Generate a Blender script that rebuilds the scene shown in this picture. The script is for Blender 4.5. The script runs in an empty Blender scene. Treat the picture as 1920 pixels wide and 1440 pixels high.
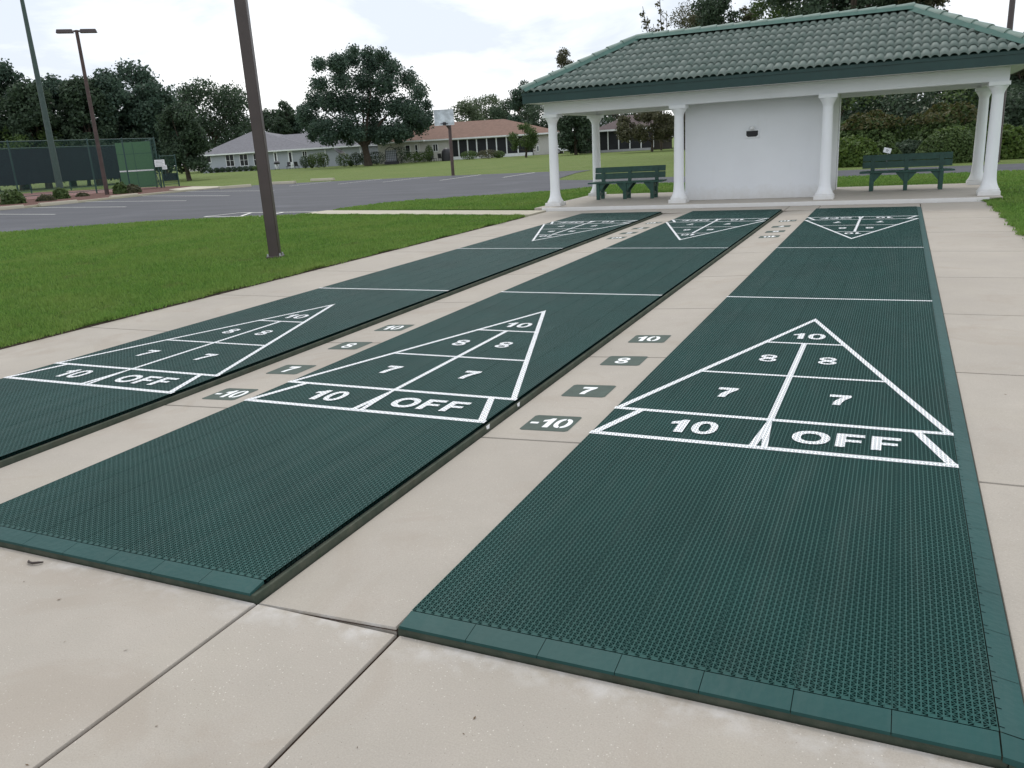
import bpy, math, random
import numpy as np
from mathutils import Vector, Matrix
from mathutils.geometry import tessellate_polygon
random.seed(7); rng = np.random.default_rng(11)
S = bpy.context.scene; COL = S.collection; R = math.radians; PI = math.pi

# ---------------------------------------------------------------- camera
CAM = np.array([.5694, -4.1074, 1.5591]); F = 1550.51
yaw, pitch, roll = -.4410, -.2809, -.0589
cy_, sy_, cp_, sp_, cr_, sr_ = math.cos(yaw), math.sin(yaw), math.cos(pitch), math.sin(pitch), math.cos(roll), math.sin(roll)
fw = np.array([sy_*cp_, cy_*cp_, sp_]); r0 = np.array([cy_, -sy_, 0]); u0 = np.cross(r0, fw)
rt = cr_*r0 + sr_*u0; up = -sr_*r0 + cr_*u0
cd = bpy.data.cameras.new('camera'); cam = bpy.data.objects.new('camera', cd); COL.objects.link(cam)
cd.sensor_width = 36; cd.lens = F/1920*36; cd.clip_end = 3000; cd.clip_start = .05
M = Matrix(((rt[0], up[0], -fw[0], CAM[0]), (rt[1], up[1], -fw[1], CAM[1]), (rt[2], up[2], -fw[2], CAM[2]), (0, 0, 0, 1)))
cam.matrix_world = M; S.camera = cam

def ray(px, py): return fw + rt*(px-960)/F - up*(py-720)/F
def at(px, py, d):                       # real point at horizontal distance d along a sight line
    v = ray(px, py); return CAM + v*(d/math.hypot(v[0], v[1]))
def ground(px, d):                       # ground point below a sight line, d metres away
    p = at(px, 290, d); return p[0], p[1]

# ---------------------------------------------------------------- tagging
def tag(o, label=None, cat=None, group=None, kind=None):
    if label: o['label'] = label
    if cat: o['category'] = cat
    if group: o['group'] = group
    if kind: o['kind'] = kind
    return o
def empty(name, loc, rz=0, label=None, cat=None, group=None):
    o = bpy.data.objects.new(name, None); o.location = loc; o.rotation_euler = (0, 0, rz)
    o.empty_display_size = .2; COL.objects.link(o); return tag(o, label, cat, group)
def kids(o): return [c for c in bpy.data.objects if c.parent == o]
def copy_tree(o, parent=None):
    c = o.copy(); COL.objects.link(c); c.parent = parent
    for ch in kids(o): copy_tree(ch, c)
    return c

# ---------------------------------------------------------------- mesh builder
class MB:
    def __init__(s): s.v = []; s.f = []
    def add(s, vs, fs):
        n = len(s.v); s.v += [tuple(p) for p in vs]; s.f += [tuple(i+n for i in f) for f in fs]; return s
    def box(s, x0, x1, y0, y1, z0, z1):
        return s.add([(x0,y0,z0),(x1,y0,z0),(x1,y1,z0),(x0,y1,z0),(x0,y0,z1),(x1,y0,z1),(x1,y1,z1),(x0,y1,z1)],
                     [(0,3,2,1),(4,5,6,7),(0,1,5,4),(1,2,6,5),(2,3,7,6),(3,0,4,7)])
    def hexa(s, b, t):                   # 4 bottom, 4 top points
        return s.add(list(b)+list(t), [(0,3,2,1),(4,5,6,7),(0,1,5,4),(1,2,6,5),(2,3,7,6),(3,0,4,7)])
    def quad(s, a, b, c, d): return s.add([a,b,c,d], [(0,1,2,3)])
    def lathe(s, prof, n=24, cx=0, cy=0):
        vs = [(cx+r*math.cos(2*PI*k/n), cy+r*math.sin(2*PI*k/n), z) for r, z in prof for k in range(n)]
        fs = [(i*n+k, i*n+(k+1)%n, (i+1)*n+(k+1)%n, (i+1)*n+k) for i in range(len(prof)-1) for k in range(n)]
        fs += [tuple(range(n-1, -1, -1)), tuple((len(prof)-1)*n+k for k in range(n))]
        return s.add(vs, fs)
    def tube(s, pts, rad, n=8):
        pts = [Vector(p) for p in pts]; rad = rad if isinstance(rad, (list, tuple)) else [rad]*len(pts)
        vs = []; a = None
        for i, p in enumerate(pts):
            d = (pts[min(i+1, len(pts)-1)]-pts[max(i-1, 0)]).normalized()
            if a is None: a = d.orthogonal().normalized()
            a = (a-d*a.dot(d)).normalized(); b = d.cross(a)
            vs += [p+(a*math.cos(2*PI*k/n)+b*math.sin(2*PI*k/n))*rad[i] for k in range(n)]
        fs = [(i*n+k, i*n+(k+1)%n, (i+1)*n+(k+1)%n, (i+1)*n+k) for i in range(len(pts)-1) for k in range(n)]
        fs += [tuple(range(n-1, -1, -1)), tuple((len(pts)-1)*n+k for k in range(n))]
        return s.add(vs, fs)
    def poly(s, loops, z=0., T=None):    # flat polygon with holes
        pts = [p for l in loops for p in l]
        tris = tessellate_polygon([[Vector((p[0], p[1], 0)) for p in l] for l in loops])
        out = []
        for t in tris:
            a, b, c = [pts[i] for i in t]
            ar = (b[0]-a[0])*(c[1]-a[1])-(b[1]-a[1])*(c[0]-a[0])
            if abs(ar) > 1e-10: out.append(t if ar > 0 else t[::-1])
        f = T or (lambda x, y: (x, y, z))
        return s.add([f(*p) for p in pts], out)
    def slab(s, loop, z0, z1):
        n = len(loop)
        s.poly([loop], z1)
        return s.add([(x,y,z0) for x,y in loop]+[(x,y,z1) for x,y in loop], [(i,(i+1)%n,n+(i+1)%n,n+i) for i in range(n)])
    def build(s, name, m, parent=None, loc=None, smooth=40, bev=0):
        me = bpy.data.meshes.new(name); me.from_pydata(s.v, [], s.f); me.update()
        o = bpy.data.objects.new(name, me); COL.objects.link(o)
        if m: me.materials.append(m)
        if smooth:
            me.polygons.foreach_set('use_smooth', [True]*len(me.polygons)); me.set_sharp_from_angle(angle=R(smooth))
        if parent: o.parent = parent
        if loc is not None: o.location = loc
        if bev:
            b = o.modifiers.new('bevel', 'BEVEL'); b.width = bev; b.segments = 2; b.limit_method = 'ANGLE'
        return o
def np_mesh(name, V, Q, m, parent=None, nper=4):
    me = bpy.data.meshes.new(name); me.vertices.add(len(V)); me.vertices.foreach_set('co', V.astype(np.float32).ravel())
    n = len(Q); me.loops.add(n*nper); me.loops.foreach_set('vertex_index', Q.astype(np.int32).ravel())
    me.polygons.add(n); me.polygons.foreach_set('loop_start', np.arange(0, n*nper, nper, dtype=np.int32))
    me.polygons.foreach_set('loop_total', np.full(n, nper, dtype=np.int32)); me.update(calc_edges=True)
    me.materials.append(m); o = bpy.data.objects.new(name, me); COL.objects.link(o)
    if parent: o.parent = parent
    return o

# ---------------------------------------------------------------- materials
class NT:
    def __init__(s, name):
        s.m = bpy.data.materials.new(name); s.m.use_nodes = True; s.t = s.m.node_tree; s.t.nodes.clear()
        s.out = s.n('ShaderNodeOutputMaterial'); s.co = s.n('ShaderNodeTexCoord')
    def n(s, k, **kw):
        x = s.t.nodes.new(k)
        for a, b in kw.items(): setattr(x, a, b)
        return x
    def l(s, a, b): s.t.links.new(a, b)
    def setv(s, sock, v):
        if isinstance(v, bpy.types.NodeSocket): s.l(v, sock)
        else: sock.default_value = (tuple(v)+(1,))[:len(sock.default_value)] if isinstance(v, (tuple, list)) else v
    def math(s, op, a, b=0., c=None):
        x = s.n('ShaderNodeMath', operation=op); s.setv(x.inputs[0], a); s.setv(x.inputs[1], b)
        if c is not None: s.setv(x.inputs[2], c)
        return x.outputs[0]
    def noise(s, scale, detail=4, rough=.55, co=None, dist=0):
        x = s.n('ShaderNodeTexNoise'); x.inputs['Scale'].default_value = scale; x.inputs['Detail'].default_value = detail
        x.inputs['Roughness'].default_value = rough; x.inputs['Distortion'].default_value = dist
        s.l(co or s.co.outputs['Object'], x.inputs['Vector']); return x.outputs['Fac']
    def ramp(s, fac, p0, p1, a=0., b=1.):
        x = s.n('ShaderNodeMapRange'); s.l(fac, x.inputs[0]); x.inputs[1].default_value = p0; x.inputs[2].default_value = p1
        x.inputs[3].default_value = a; x.inputs[4].default_value = b; return x.outputs[0]
    def mix(s, fac, a, b):
        x = s.n('ShaderNodeMix', data_type='RGBA'); s.setv(x.inputs[0], fac); s.setv(x.inputs[6], a); s.setv(x.inputs[7], b); return x.outputs[2]
    def bump(s, h, strength=.3, dist=.01):
        x = s.n('ShaderNodeBump'); x.inputs['Strength'].default_value = strength; x.inputs['Distance'].default_value = dist
        s.l(h, x.inputs['Height']); return x.outputs[0]
    def scaled(s, sx, sy, sz):
        x = s.n('ShaderNodeMapping'); x.inputs['Scale'].default_value = (sx, sy, sz); s.l(s.co.outputs['Object'], x.inputs[0]); return x.outputs[0]
    def bsdf(s, col, rough=.6, spec=.4, normal=None, metal=0, trans=None):
        b = s.n('ShaderNodeBsdfPrincipled'); s.setv(b.inputs['Base Color'], col); s.setv(b.inputs['Roughness'], rough)
        b.inputs['Specular IOR Level'].default_value = spec; b.inputs['Metallic'].default_value = metal
        if normal is not None: s.l(normal, b.inputs['Normal'])
        s.l(b.outputs[0], s.out.inputs[0]); s.b = b; return s.m
def plain(name, col, rough=.6, var=.15, scale=6, spec=.4, bump=.15, bs=60, metal=0):
    t = NT(name); n = t.noise(scale, 5); c = t.mix(t.ramp(n, .3, .7), tuple(x*(1-var) for x in col), tuple(min(1, x*(1+var)) for x in col))
    return t.bsdf(c, rough, spec, t.bump(t.noise(bs, 3), bump, .004), metal)

def mat_concrete(name, c0, stain=True, fine=1.):
    t = NT(name); isl = t.n('ShaderNodeNewGeometry').outputs['Random Per Island']
    big = t.noise(.7, 4, .6); med = t.noise(5, 6, .65); fi = t.noise(170, 3, .7)
    c = t.mix(t.ramp(big, .32, .68), tuple(x*.9 for x in c0), tuple(x*1.07 for x in c0))
    c = t.mix(t.ramp(med, .35, .75, 0, .35), c, (c0[0]*.82, c0[1]*.84, c0[2]*.82))
    pk = t.noise(1.7, 3, .5); c = t.mix(t.ramp(pk, .5, .75, 0, .3), c, (c0[0]*1.0, c0[1]*1.0, c0[2]*.93))
    c = t.mix(t.ramp(fi, .35, .75, 0, .5), c, tuple(x*.62 for x in c0))
    v = t.n('ShaderNodeTexVoronoi'); v.inputs['Scale'].default_value = 150; t.l(t.co.outputs['Object'], v.inputs['Vector'])
    sp = t.n('ShaderNodeSeparateColor'); t.l(v.outputs['Color'], sp.inputs[0])
    spk = t.math('MULTIPLY', t.math('LESS_THAN', v.outputs['Distance'], t.math('MULTIPLY', sp.outputs[2], .34)), t.math('GREATER_THAN', sp.outputs[0], .90))
    clump = t.ramp(t.noise(2.3, 3), .42, .62)
    c = t.mix(t.math('MULTIPLY', spk, t.math('MULTIPLY_ADD', clump, .5, .12)), c, (.74, .70, .63))
    dk = t.math('MULTIPLY', t.math('LESS_THAN', v.outputs['Distance'], t.math('MULTIPLY', sp.outputs[2], .2)), t.math('LESS_THAN', sp.outputs[0], .04))
    c = t.mix(t.math('MULTIPLY', dk, .7), c, (.08, .06, .05))
    if stain:   # chalky bloom along the front edge of the court slabs
        s = t.n('ShaderNodeSeparateXYZ'); t.l(t.co.outputs['Object'], s.inputs[0])
        e = t.ramp(t.math('ADD', s.outputs[1], t.math('MULTIPLY', t.noise(9, 5), .14)), -2.09, -1.97, 0, 1)
        e = t.math('MULTIPLY', e, t.math('LESS_THAN', s.outputs[1], -2.0))
        c = t.mix(t.math('MULTIPLY', e, t.ramp(t.noise(11, 5), .45, .68, 0, .5)), c, (.60, .59, .58))
        g = t.math('MULTIPLY', t.ramp(t.noise(1.1, 5, .6, dist=1.5), .54, .66, 0, .30), 1.)
        c = t.mix(g, c, (c0[0]*.72, c0[1]*.66, c0[2]*.6))
    c = t.mix(t.math('MULTIPLY', isl, .16), c, (c0[0]*.70, c0[1]*.69, c0[2]*.68))
    h = t.math('ADD', fi, t.math('MULTIPLY', med, 1.5))
    return t.bsdf(c, .85, .25, t.bump(h, .35*fine, .003))

CONC = mat_concrete('exposed_aggregate_concrete', (.425, .385, .335))
CONC2 = mat_concrete('pavilion_concrete', (.46, .42, .37), False, .6)
JOINT = plain('joint_dirt', (.035, .024, .018), 1, spec=0)
KERB = mat_concrete('kerb_concrete', (.50, .46, .37), False, .6)
def mat_asphalt():
    t = NT('asphalt'); a = t.noise(.9, 5, .6, t.scaled(.25, 1, 1)); b = t.noise(90, 3, .8)
    c = t.mix(t.ramp(a, .3, .7), (.050, .053, .062), (.080, .084, .097)); c = t.mix(t.ramp(b, .3, .8, 0, .4), c, (.05, .05, .06))
    c = t.mix(t.ramp(t.noise(.35, 5, .7), .55, .72, 0, .35), c, (.135, .137, .16))
    return t.bsdf(c, .8, .3, t.bump(b, .5, .004))
ASPH = mat_asphalt()
LINEP = plain('road_paint', (.66, .66, .62), .7, .2, 9)
# court plastic
def mat_plastic(name, c, rough=.42, diamonds=False):
    t = NT(name); n = t.noise(1.4, 4); n2 = t.noise(9, 4)
    col = t.mix(t.ramp(n, .3, .7), tuple(x*.86 for x in c), tuple(x*1.12 for x in c))
    col = t.mix(t.ramp(t.noise(1.2, 6, .7, t.scaled(5, .55, 1)), .5, .8, 0, .14), col, (.13, .15, .14)); col = t.mix(t.ramp(n2, .5, .8, 0, .25), col, (c[0]*1.4, c[1]*1.1, c[2]*1.0))
    nm = None
    if diamonds:
        v = t.n('ShaderNodeTexVoronoi'); v.inputs['Scale'].default_value = 34; v.distance = 'MANHATTAN'; t.l(t.co.outputs['Object'], v.inputs['Vector'])
        nm = t.bump(v.outputs['Distance'], .35, .002)
    return t.bsdf(col, rough, .13 if rough < .9 else 0., nm)
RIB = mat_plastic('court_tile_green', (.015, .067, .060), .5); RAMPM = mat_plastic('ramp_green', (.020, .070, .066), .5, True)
RIBSHADE = mat_plastic('court_tile_hole_shade', (.006, .021, .019), .9)  # tile green darkened for the hole walls, shade put into the colour
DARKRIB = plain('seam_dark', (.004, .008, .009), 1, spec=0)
TP = .2582; TL = .2565; NX, NY = 14, 8; TX0 = -.9037; TY0 = -1.93; NTX, NTY = 7, 61
def mat_marking():
    t = NT('court_white_paint'); s = t.n('ShaderNodeSeparateXYZ'); t.l(t.co.outputs['Object'], s.inputs[0])
    m = t.math
    tx = m('FRACT', m('DIVIDE', m('SUBTRACT', s.outputs[0], TX0), TP)); cx = m('MULTIPLY', tx, NX)
    i = m('FLOOR', cx); fx = m('FRACT', cx); par = m('MULTIPLY', m('FRACT', m('MULTIPLY', i, .5)), 1.)   # 0 or .5
    ty = m('MULTIPLY', m('DIVIDE', m('SUBTRACT', s.outputs[1], TY0), TL), NY)
    v = m('FRACT', m('SUBTRACT', ty, par))
    dx, dy = TP/NX, TL/NY
    d1 = m('MULTIPLY', m('MINIMUM', fx, m('SUBTRACT', 1., fx)), dx)
    k = dy*dx/math.hypot(dx, dy*.5)
    half = m('MULTIPLY', fx, .5)
    d2 = m('MULTIPLY', m('ABSOLUTE', m('SUBTRACT', v, half)), k)
    d3 = m('MULTIPLY', m('ABSOLUTE', m('SUBTRACT', m('SUBTRACT', 1., v), half)), k)
    d4 = m('MULTIPLY', m('MINIMUM', m('ABSOLUTE', m('SUBTRACT', v, .5)), m('MINIMUM', v, m('SUBTRACT', 1., v))), dy)
    on = m('MAXIMUM', m('LESS_THAN', d1, .0030), m('LESS_THAN', m('MINIMUM', m('MINIMUM', d2, d3), d4), .0022))
    c = t.mix(t.ramp(t.noise(40, 4), .55, .8, 0, .25), (.86, .88, .9), (.5, .56, .56))
    b = t.n('ShaderNodeBsdfPrincipled'); t.l(c, b.inputs['Base Color']); b.inputs['Roughness'].default_value = .6
    tr = t.n('ShaderNodeBsdfTransparent'); mx = t.n('ShaderNodeMixShader')
    t.l(on, mx.inputs[0]); t.l(tr.outputs[0], mx.inputs[1]); t.l(b.outputs[0], mx.inputs[2]); t.l(mx.outputs[0], t.out.inputs[0]); return t.m
MARK = mat_marking()
def mat_olive():
    t = NT('painted_slab_edge'); n = t.noise(9, 6, .7); c = t.mix(t.ramp(n, .35, .7), (.050, .066, .048), (.10, .105, .08))
    c = t.mix(t.ramp(t.noise(22, 5), .62, .75, 0, .8), c, (.05, .09, .045)); c = t.mix(t.ramp(t.noise(4, 5), .6, .75, 0, .5), c, (.06, .045, .03))
    return t.bsdf(c, .85, .2, t.bump(n, .6, .01))
OLIVE = mat_olive()
PADM = plain('pad_green_paint', (.058, .083, .069), .8, .14, 12, bump=.5, bs=150)
PADW = plain('pad_white_paint', (.78, .80, .80), .75, .08, 20, bump=.4, bs=150)
def mat_stucco(name, c):
    t = NT(name); n = t.noise(60, 5, .7); c1 = t.mix(t.ramp(t.noise(1.2, 5), .3, .7), tuple(x*.95 for x in c), c)
    zs = t.n('ShaderNodeSeparateXYZ'); t.l(t.co.outputs['Object'], zs.inputs[0]); dirt = t.ramp(t.math('ADD', zs.outputs[2], t.math('MULTIPLY', t.noise(5, 6, .7), -.5)), -.22, .12, .45, 0)
    c1 = t.mix(dirt, c1, (c[0]*.62, c[1]*.56, c[2]*.46))
    c1 = t.mix(t.ramp(t.noise(3, 6, .7, t.scaled(3, 3, .6)), .6, .85, 0, .2), c1, (c[0]*.72, c[1]*.7, c[2]*.62))
    return t.bsdf(c1, .8, .3, t.bump(n, .45, .006))
STUC = mat_stucco('white_stucco', (.76, .78, .81)); COLW = mat_stucco('column_white', (.83, .85, .88)); SOFF = plain('soffit_paint', (.72, .73, .74), .7, .05)
def mat_tile():
    t = NT('roof_tile_green')
    g = t.n('ShaderNodeNewGeometry'); rn = g.outputs['Random Per Island']
    c = t.mix(rn, (.098, .138, .120), (.155, .192, .172)); c = t.mix(t.ramp(t.noise(2.2, 5), .45, .75, 0, .5), c, (.145, .175, .158))
    c = t.mix(t.ramp(t.noise(14, 5, .7), .55, .8, 0, .35), c, (.11, .16, .13))
    return t.bsdf(c, .62, .35, t.bump(t.noise(80, 3), .25, .003))
TILE = mat_tile(); TILE2 = plain('ridge_cap_green', (.16, .225, .195), .6, .14, 5)
MORT = plain('mortar_green', (.045, .115, .095), .7, .12); FASC = plain('fascia_green', (.016, .048, .045), .45, .1, 4)
BENCH = plain('bench_green_paint', (.024, .078, .062), .5, .22, 8, bump=.3, bs=30)
BROWN = plain('bronze_paint', (.060, .044, .043), .45, .15, 3, spec=.5); RUST = plain('rusty_brown', (.075, .050, .046), .6, .3, 4)
GREENP = plain('green_pole_paint', (.055, .088, .078), .6, .15); FENCEG = plain('fence_green', (.018, .055, .05), .5, .1)
WIND = plain('windscreen_fabric', (.012, .020, .028), .85, .15); BOARD = plain('practice_board_green', (.065, .155, .075), .7, .08)
WHITE = plain('white_paint', (.78, .8, .82), .6, .05); BLACK = plain('black_glass', (.01, .011, .014), .25, .1, spec=.35)
DARK = plain('dark_metal', (.03, .03, .035), .5, .2); GREYM = plain('grey_metal', (.35, .36, .38), .5, .1)
SCREEN = plain('porch_screen', (.012, .014, .018), .7, .3, 1.5); BARK = plain('bark', (.07, .055, .042), .95, .35, 4, bump=.8, bs=12)
MULCH = plain('red_mulch', (.10, .042, .030), .95, .5, 18, bump=1, bs=40)
TENNIS = plain('tennis_court_red', (.20, .095, .085), .8, .15, 2)
def mat_leaf(name, a, b, trans=.35):
    t = NT(name); g = t.n('ShaderNodeNewGeometry'); c = t.mix(g.outputs['Random Per Island'], a, b)
    t.bsdf(c, .55, .25)
    tr = t.n('ShaderNodeBsdfTranslucent'); t.l(c, tr.inputs[0]); mx = t.n('ShaderNodeMixShader'); mx.inputs[0].default_value = trans
    t.l(t.b.outputs[0], mx.inputs[1]); t.l(tr.outputs[0], mx.inputs[2]); t.l(mx.outputs[0], t.out.inputs[0]); return t.m
LEAF = {  # dark and blue kinds are lifted and bluer, haze put into the colour
 'dark': mat_leaf('leaf_dark_green', (0.0348, 0.0585, 0.0371), (0.0783, 0.1202, 0.0689)),
 'blue': mat_leaf('leaf_blue_green', (0.0420, 0.0770, 0.0585), (0.0868, 0.1355, 0.0931)),
 'mid': mat_leaf('leaf_mid_green', (0.0450, 0.0825, 0.0240), (0.1050, 0.1575, 0.0480)),
 'pale': mat_leaf('leaf_pale_green', (0.0688, 0.1000, 0.0562), (0.1438, 0.1812, 0.1063)),
 'brown': mat_leaf('leaf_brownish', (0.0560, 0.0615, 0.0336), (0.1190, 0.1161, 0.0630)),
 'rust': mat_leaf('leaf_rusty_tips', (0.0510, 0.0650, 0.0200), (0.1037, 0.0918, 0.0300)),
 'lime': mat_leaf('leaf_bright_green', (0.0517, 0.0978, 0.0184), (0.1150, 0.1725, 0.0345)),
 'flower': mat_leaf('pale_blossom', (.08, .12, .06), (.42, .42, .34)),
}
def mat_grass_ground(name, a, b, d):
    t = NT(name); n = t.noise(.35, 6, .65); n2 = t.noise(2.5, 6, .7); n3 = t.noise(45, 4, .8)
    c = t.mix(t.ramp(n, .35, .65), a, b); c = t.mix(t.ramp(n2, .5, .75, 0, .5), c, d); c = t.mix(t.ramp(n3, .35, .7, 0, .6), c, tuple(x*.45 for x in a))
    return t.bsdf(c, .95, .1, t.bump(n3, 1, .03))
FAR_G = mat_grass_ground('far_lawn_grass', (.135, .195, .055), (.18, .225, .075), (.24, .215, .10))
NEAR_G = mat_grass_ground('near_lawn_grass', (.075, .15, .026), (.115, .20, .04), (.13, .15, .045))
def mat_blade(name):
    t = NT(name); g = t.n('ShaderNodeNewGeometry'); c = t.mix(g.outputs['Random Per Island'], (.088, .185, .034), (.195, .335, .070))
    c = t.mix(t.ramp(t.noise(.6, 5, .7), .42, .68, 0, .55), c, (.26, .33, .09)); c = t.mix(t.ramp(t.noise(1.6, 5, .7), .56, .72, 0, .5), c, (.17, .15, .07))
    t.bsdf(c, .6, .2)
    tr = t.n('ShaderNodeBsdfTranslucent'); t.l(c, tr.inputs[0]); mx = t.n('ShaderNodeMixShader'); mx.inputs[0].default_value = .3
    t.l(t.b.outputs[0], mx.inputs[1]); t.l(tr.outputs[0], mx.inputs[2]); t.l(mx.outputs[0], t.out.inputs[0]); return t.m
BLADE = mat_blade('grass_blade')

# ---------------------------------------------------------------- light
SUN_EL, SUN_AZ = R(52), R(-35)            # azimuth from +Y towards -X : ahead and to the left
w = bpy.data.worlds.new('World'); S.world = w; w.use_nodes = True; t = w.node_tree; t.nodes.clear()
def wn(k): return t.nodes.new(k)
out = wn('ShaderNodeOutputWorld'); bg = wn('ShaderNodeBackground'); sky = wn('ShaderNodeTexSky'); sky.sky_type = 'NISHITA'; sky.sun_disc = False
sky.sun_elevation = SUN_EL; sky.sun_rotation = SUN_AZ; sky.air_density = 1.5; sky.dust_density = 2
tc = wn('ShaderNodeTexCoord'); mp = wn('ShaderNodeMapping'); mp.inputs['Scale'].default_value = (1, 1, 3.2)
n1 = wn('ShaderNodeTexNoise'); n1.inputs['Scale'].default_value = 3.4; n1.inputs['Detail'].default_value = 9; n1.inputs['Roughness'].default_value = .56; n1.inputs['Distortion'].default_value = .35
t.links.new(tc.outputs['Generated'], mp.inputs[0]); t.links.new(mp.outputs[0], n1.inputs['Vector'])
cr = wn('ShaderNodeValToRGB'); e = cr.color_ramp.elements; e[0].position = .40; e[0].color = (6.7, 7.3, 8.3, 1); e[1].position = .58; e[1].color = (10.8, 10.9, 11.0, 1)
m_ = e = cr.color_ramp.elements.new(.49); e.color = (8.8, 9.2, 9.8, 1)
t.links.new(n1.outputs['Fac'], cr.inputs[0])
mx = wn('ShaderNodeMix'); mx.data_type = 'RGBA'; mx.inputs[0].default_value = .93
t.links.new(sky.outputs[0], mx.inputs[6]); t.links.new(cr.outputs[0], mx.inputs[7]); t.links.new(mx.outputs[2], bg.inputs[0])
bg.inputs[1].default_value = .1; t.links.new(bg.outputs[0], out.inputs[0])
sd = bpy.data.lights.new('sun', 'SUN'); sd.energy = .9; sd.angle = R(14); sd.color = (1, .96, .9); so = bpy.data.objects.new('sun', sd); COL.objects.link(so)
dirv = Vector((math.sin(SUN_AZ)*math.cos(SUN_EL), math.cos(SUN_AZ)*math.cos(SUN_EL), math.sin(SUN_EL)))
so.rotation_euler = dirv.to_track_quat('Z', 'Y').to_euler()
S.view_settings.view_transform = 'Standard'; S.view_settings.look = 'None'; S.view_settings.exposure = .32; S.view_settings.gamma = 1

# ---------------------------------------------------------------- setting: ground sheets
def struct(o): o['kind'] = 'structure'; return o
def sheet(name, loops, z, m): return struct(MB().poly(loops, z).build(name, m, smooth=0))
g = MB(); g.poly([[(-900,-500),(900,-500),(900,1100),(-900,1100)], [(-7.12,-7.45),(-7.12,14.82),(2.22,14.82),(2.22,-7.45)]], -.055); struct(g.build('lawn_ground', FAR_G, smooth=0))
LOT = [(-60,2),(-40,4),(-27,8),(-22.7,11.6),(-21,13.2),(-19,14.7),(-16.5,15.25),(-14.95,15.45),(-14.95,17.8),(-14.2,19.8),(-12.2,21.4),(-10.4,22.4),(-9.3,23.6),(-8.6,25),
       (60,25),(60,29.9),(-11.4,29.9),(-13.2,31),(-13.9,33.3),(-14.9,38),(-15.2,41.4),(-24.5,42.2),(-33.6,41.3),(-38.2,41.0),(-39.2,37.2),(-39.0,33),(-38,27.6),(-37.6,24),(-39,20),(-60,14)]
sheet('parking_lot', [LOT], -.04, ASPH)
LAWN = [(-7.15,-14),(-7.15,13.3),(-14.95,15.2),(-16.5,15.0),(-19,14.45),(-21,12.95),(-22.7,11.35),(-27,7.75),(-40,3.7),(-40,-14)]
def wob(loop, amp, st=.25):
    o = []
    for a, b in zip(loop, loop[1:]+loop[:1]):
        L = math.dist(a, b); n = max(1, int(L/st)) if L < 20 else max(1, int(L/1.))
        for k in range(n): o.append((a[0]+(b[0]-a[0])*k/n+random.uniform(-amp, amp), a[1]+(b[1]-a[1])*k/n+random.uniform(-amp, amp)))
    return o
LAWN2 = [(-7.6,15.35),(-7.6,18.9),(2.46,18.95),(2.44,14.9),(2.1,14.78),(2.16,14.0),(2.2,12),(2.2,-14),(30,-14),(30,24.9),(-8.7,24.9),(-9.5,23.4),(-10.6,22.2),(-12.3,21.2),(-14.4,19.6),(-15.0,17.7),(-14.85,16.7)]
LAWN3 = [(-40,30.2),(-13,30.2)]
struct(MB().slab(wob([(-7.105,-14),(-7.105,13.32),(-7.3,13.32),(-7.3,-14)], .006, .1), -.06, -.022).build('soil_edge', plain('soil', (.055, .040, .026), 1, .5, 30, bump=1, bs=80), smooth=0))
def lawn(name, loop): return struct(MB().slab(wob(loop, .02), -.05, -.012).build(name, NEAR_G, smooth=0))
lawn('left_lawn', LAWN); lawn('rear_lawn', LAWN2)
MULB = [(-38.3,37.3),(-37.3,24.2),(-38.6,20.2),(-60,14),(-60,30),(-49,38),(-47.5,43.5),(-41,41),(-40,39)]
struct(MB().slab([(-38.4,24),(-38.8,27.6),(-39.8,33),(-40.1,37),(-46,43),(-49.2,44.5),(-49.8,30),(-49.8,18),(-45,16.5),(-39.5,20.5)][::-1], -.05, -.02).build('mulch_bed', MULCH, smooth=0))
sheet('tennis_court_surface', [[(-66,10),(-50.2,10),(-50.2,45.5),(-66,45.5)]], -.03, TENNIS)
# stripes
mk = MB(); zz = [-.034]
def stripe(a, b, w=.1):
    a = Vector(a); b = Vector(b); d = (b-a).normalized(); n = Vector((-d.y, d.x))*w/2; zz[0] += .0002
    mk.add([(*(a-n), zz[0]), (*(b-n), zz[0]), (*(b+n), zz[0]), (*(a+n), zz[0])], [(0,1,2,3)])
for a, b in [((-35.9,19.9),(-29.4,18.5)),((-37.4,23.4),(-29.3,21.8)),((-38.3,27.1),(-28.9,24.8)),((-38.6,31.1),(-29.1,27.8)),((-38.8,34.6),(-29.3,31.3)),
             ((-19.1,12.35),(-16.3,12.2)),((-18.9,13.85),(-16.4,13.9)),((-18.95,15.71),(-18.65,16.9)),((-18.65,16.9),(-15.0,16.45)),((-18.95,15.65),(-16.2,15.36)),((-17.36,15.5),(-18.05,16.74)),((-16.3,15.4),(-16.65,16.6)),
             ((-28.8,36.3),(-29,41.2)),((-25.9,36.5),(-25.8,41.4)),((-21.7,35.6),(-22.1,41.3)),((-32.4,36.4),(-32.6,40.8)),((-18.2,36),(-18.5,41))]: stripe(a, b)
struct(mk.build('parking_stripes', LINEP, smooth=0))
# narrow concrete sidewalk, kerb end
struct(MB().slab([(-15.1,15.5),(-7.15,13.72),(-7.15,14.75),(-14.95,16.55)], -.05, -.002).build('sidewalk', KERB, smooth=0))
struct(MB().slab([(-43.3,37.6),(-39.6,35.2),(-38.9,36.2),(-39.2,38.8),(-44.8,41.2)], -.05, .03).build('concrete_ramp', KERB, smooth=0))
struct(MB().slab([(-38.25,22),(-38.0,22),(-38.35,27.6),(-39.3,33),(-39.55,36),(-39.8,36),(-39.6,33),(-38.6,27.6)], -.05, .05).build("kerb", KERB, smooth=0))

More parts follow.
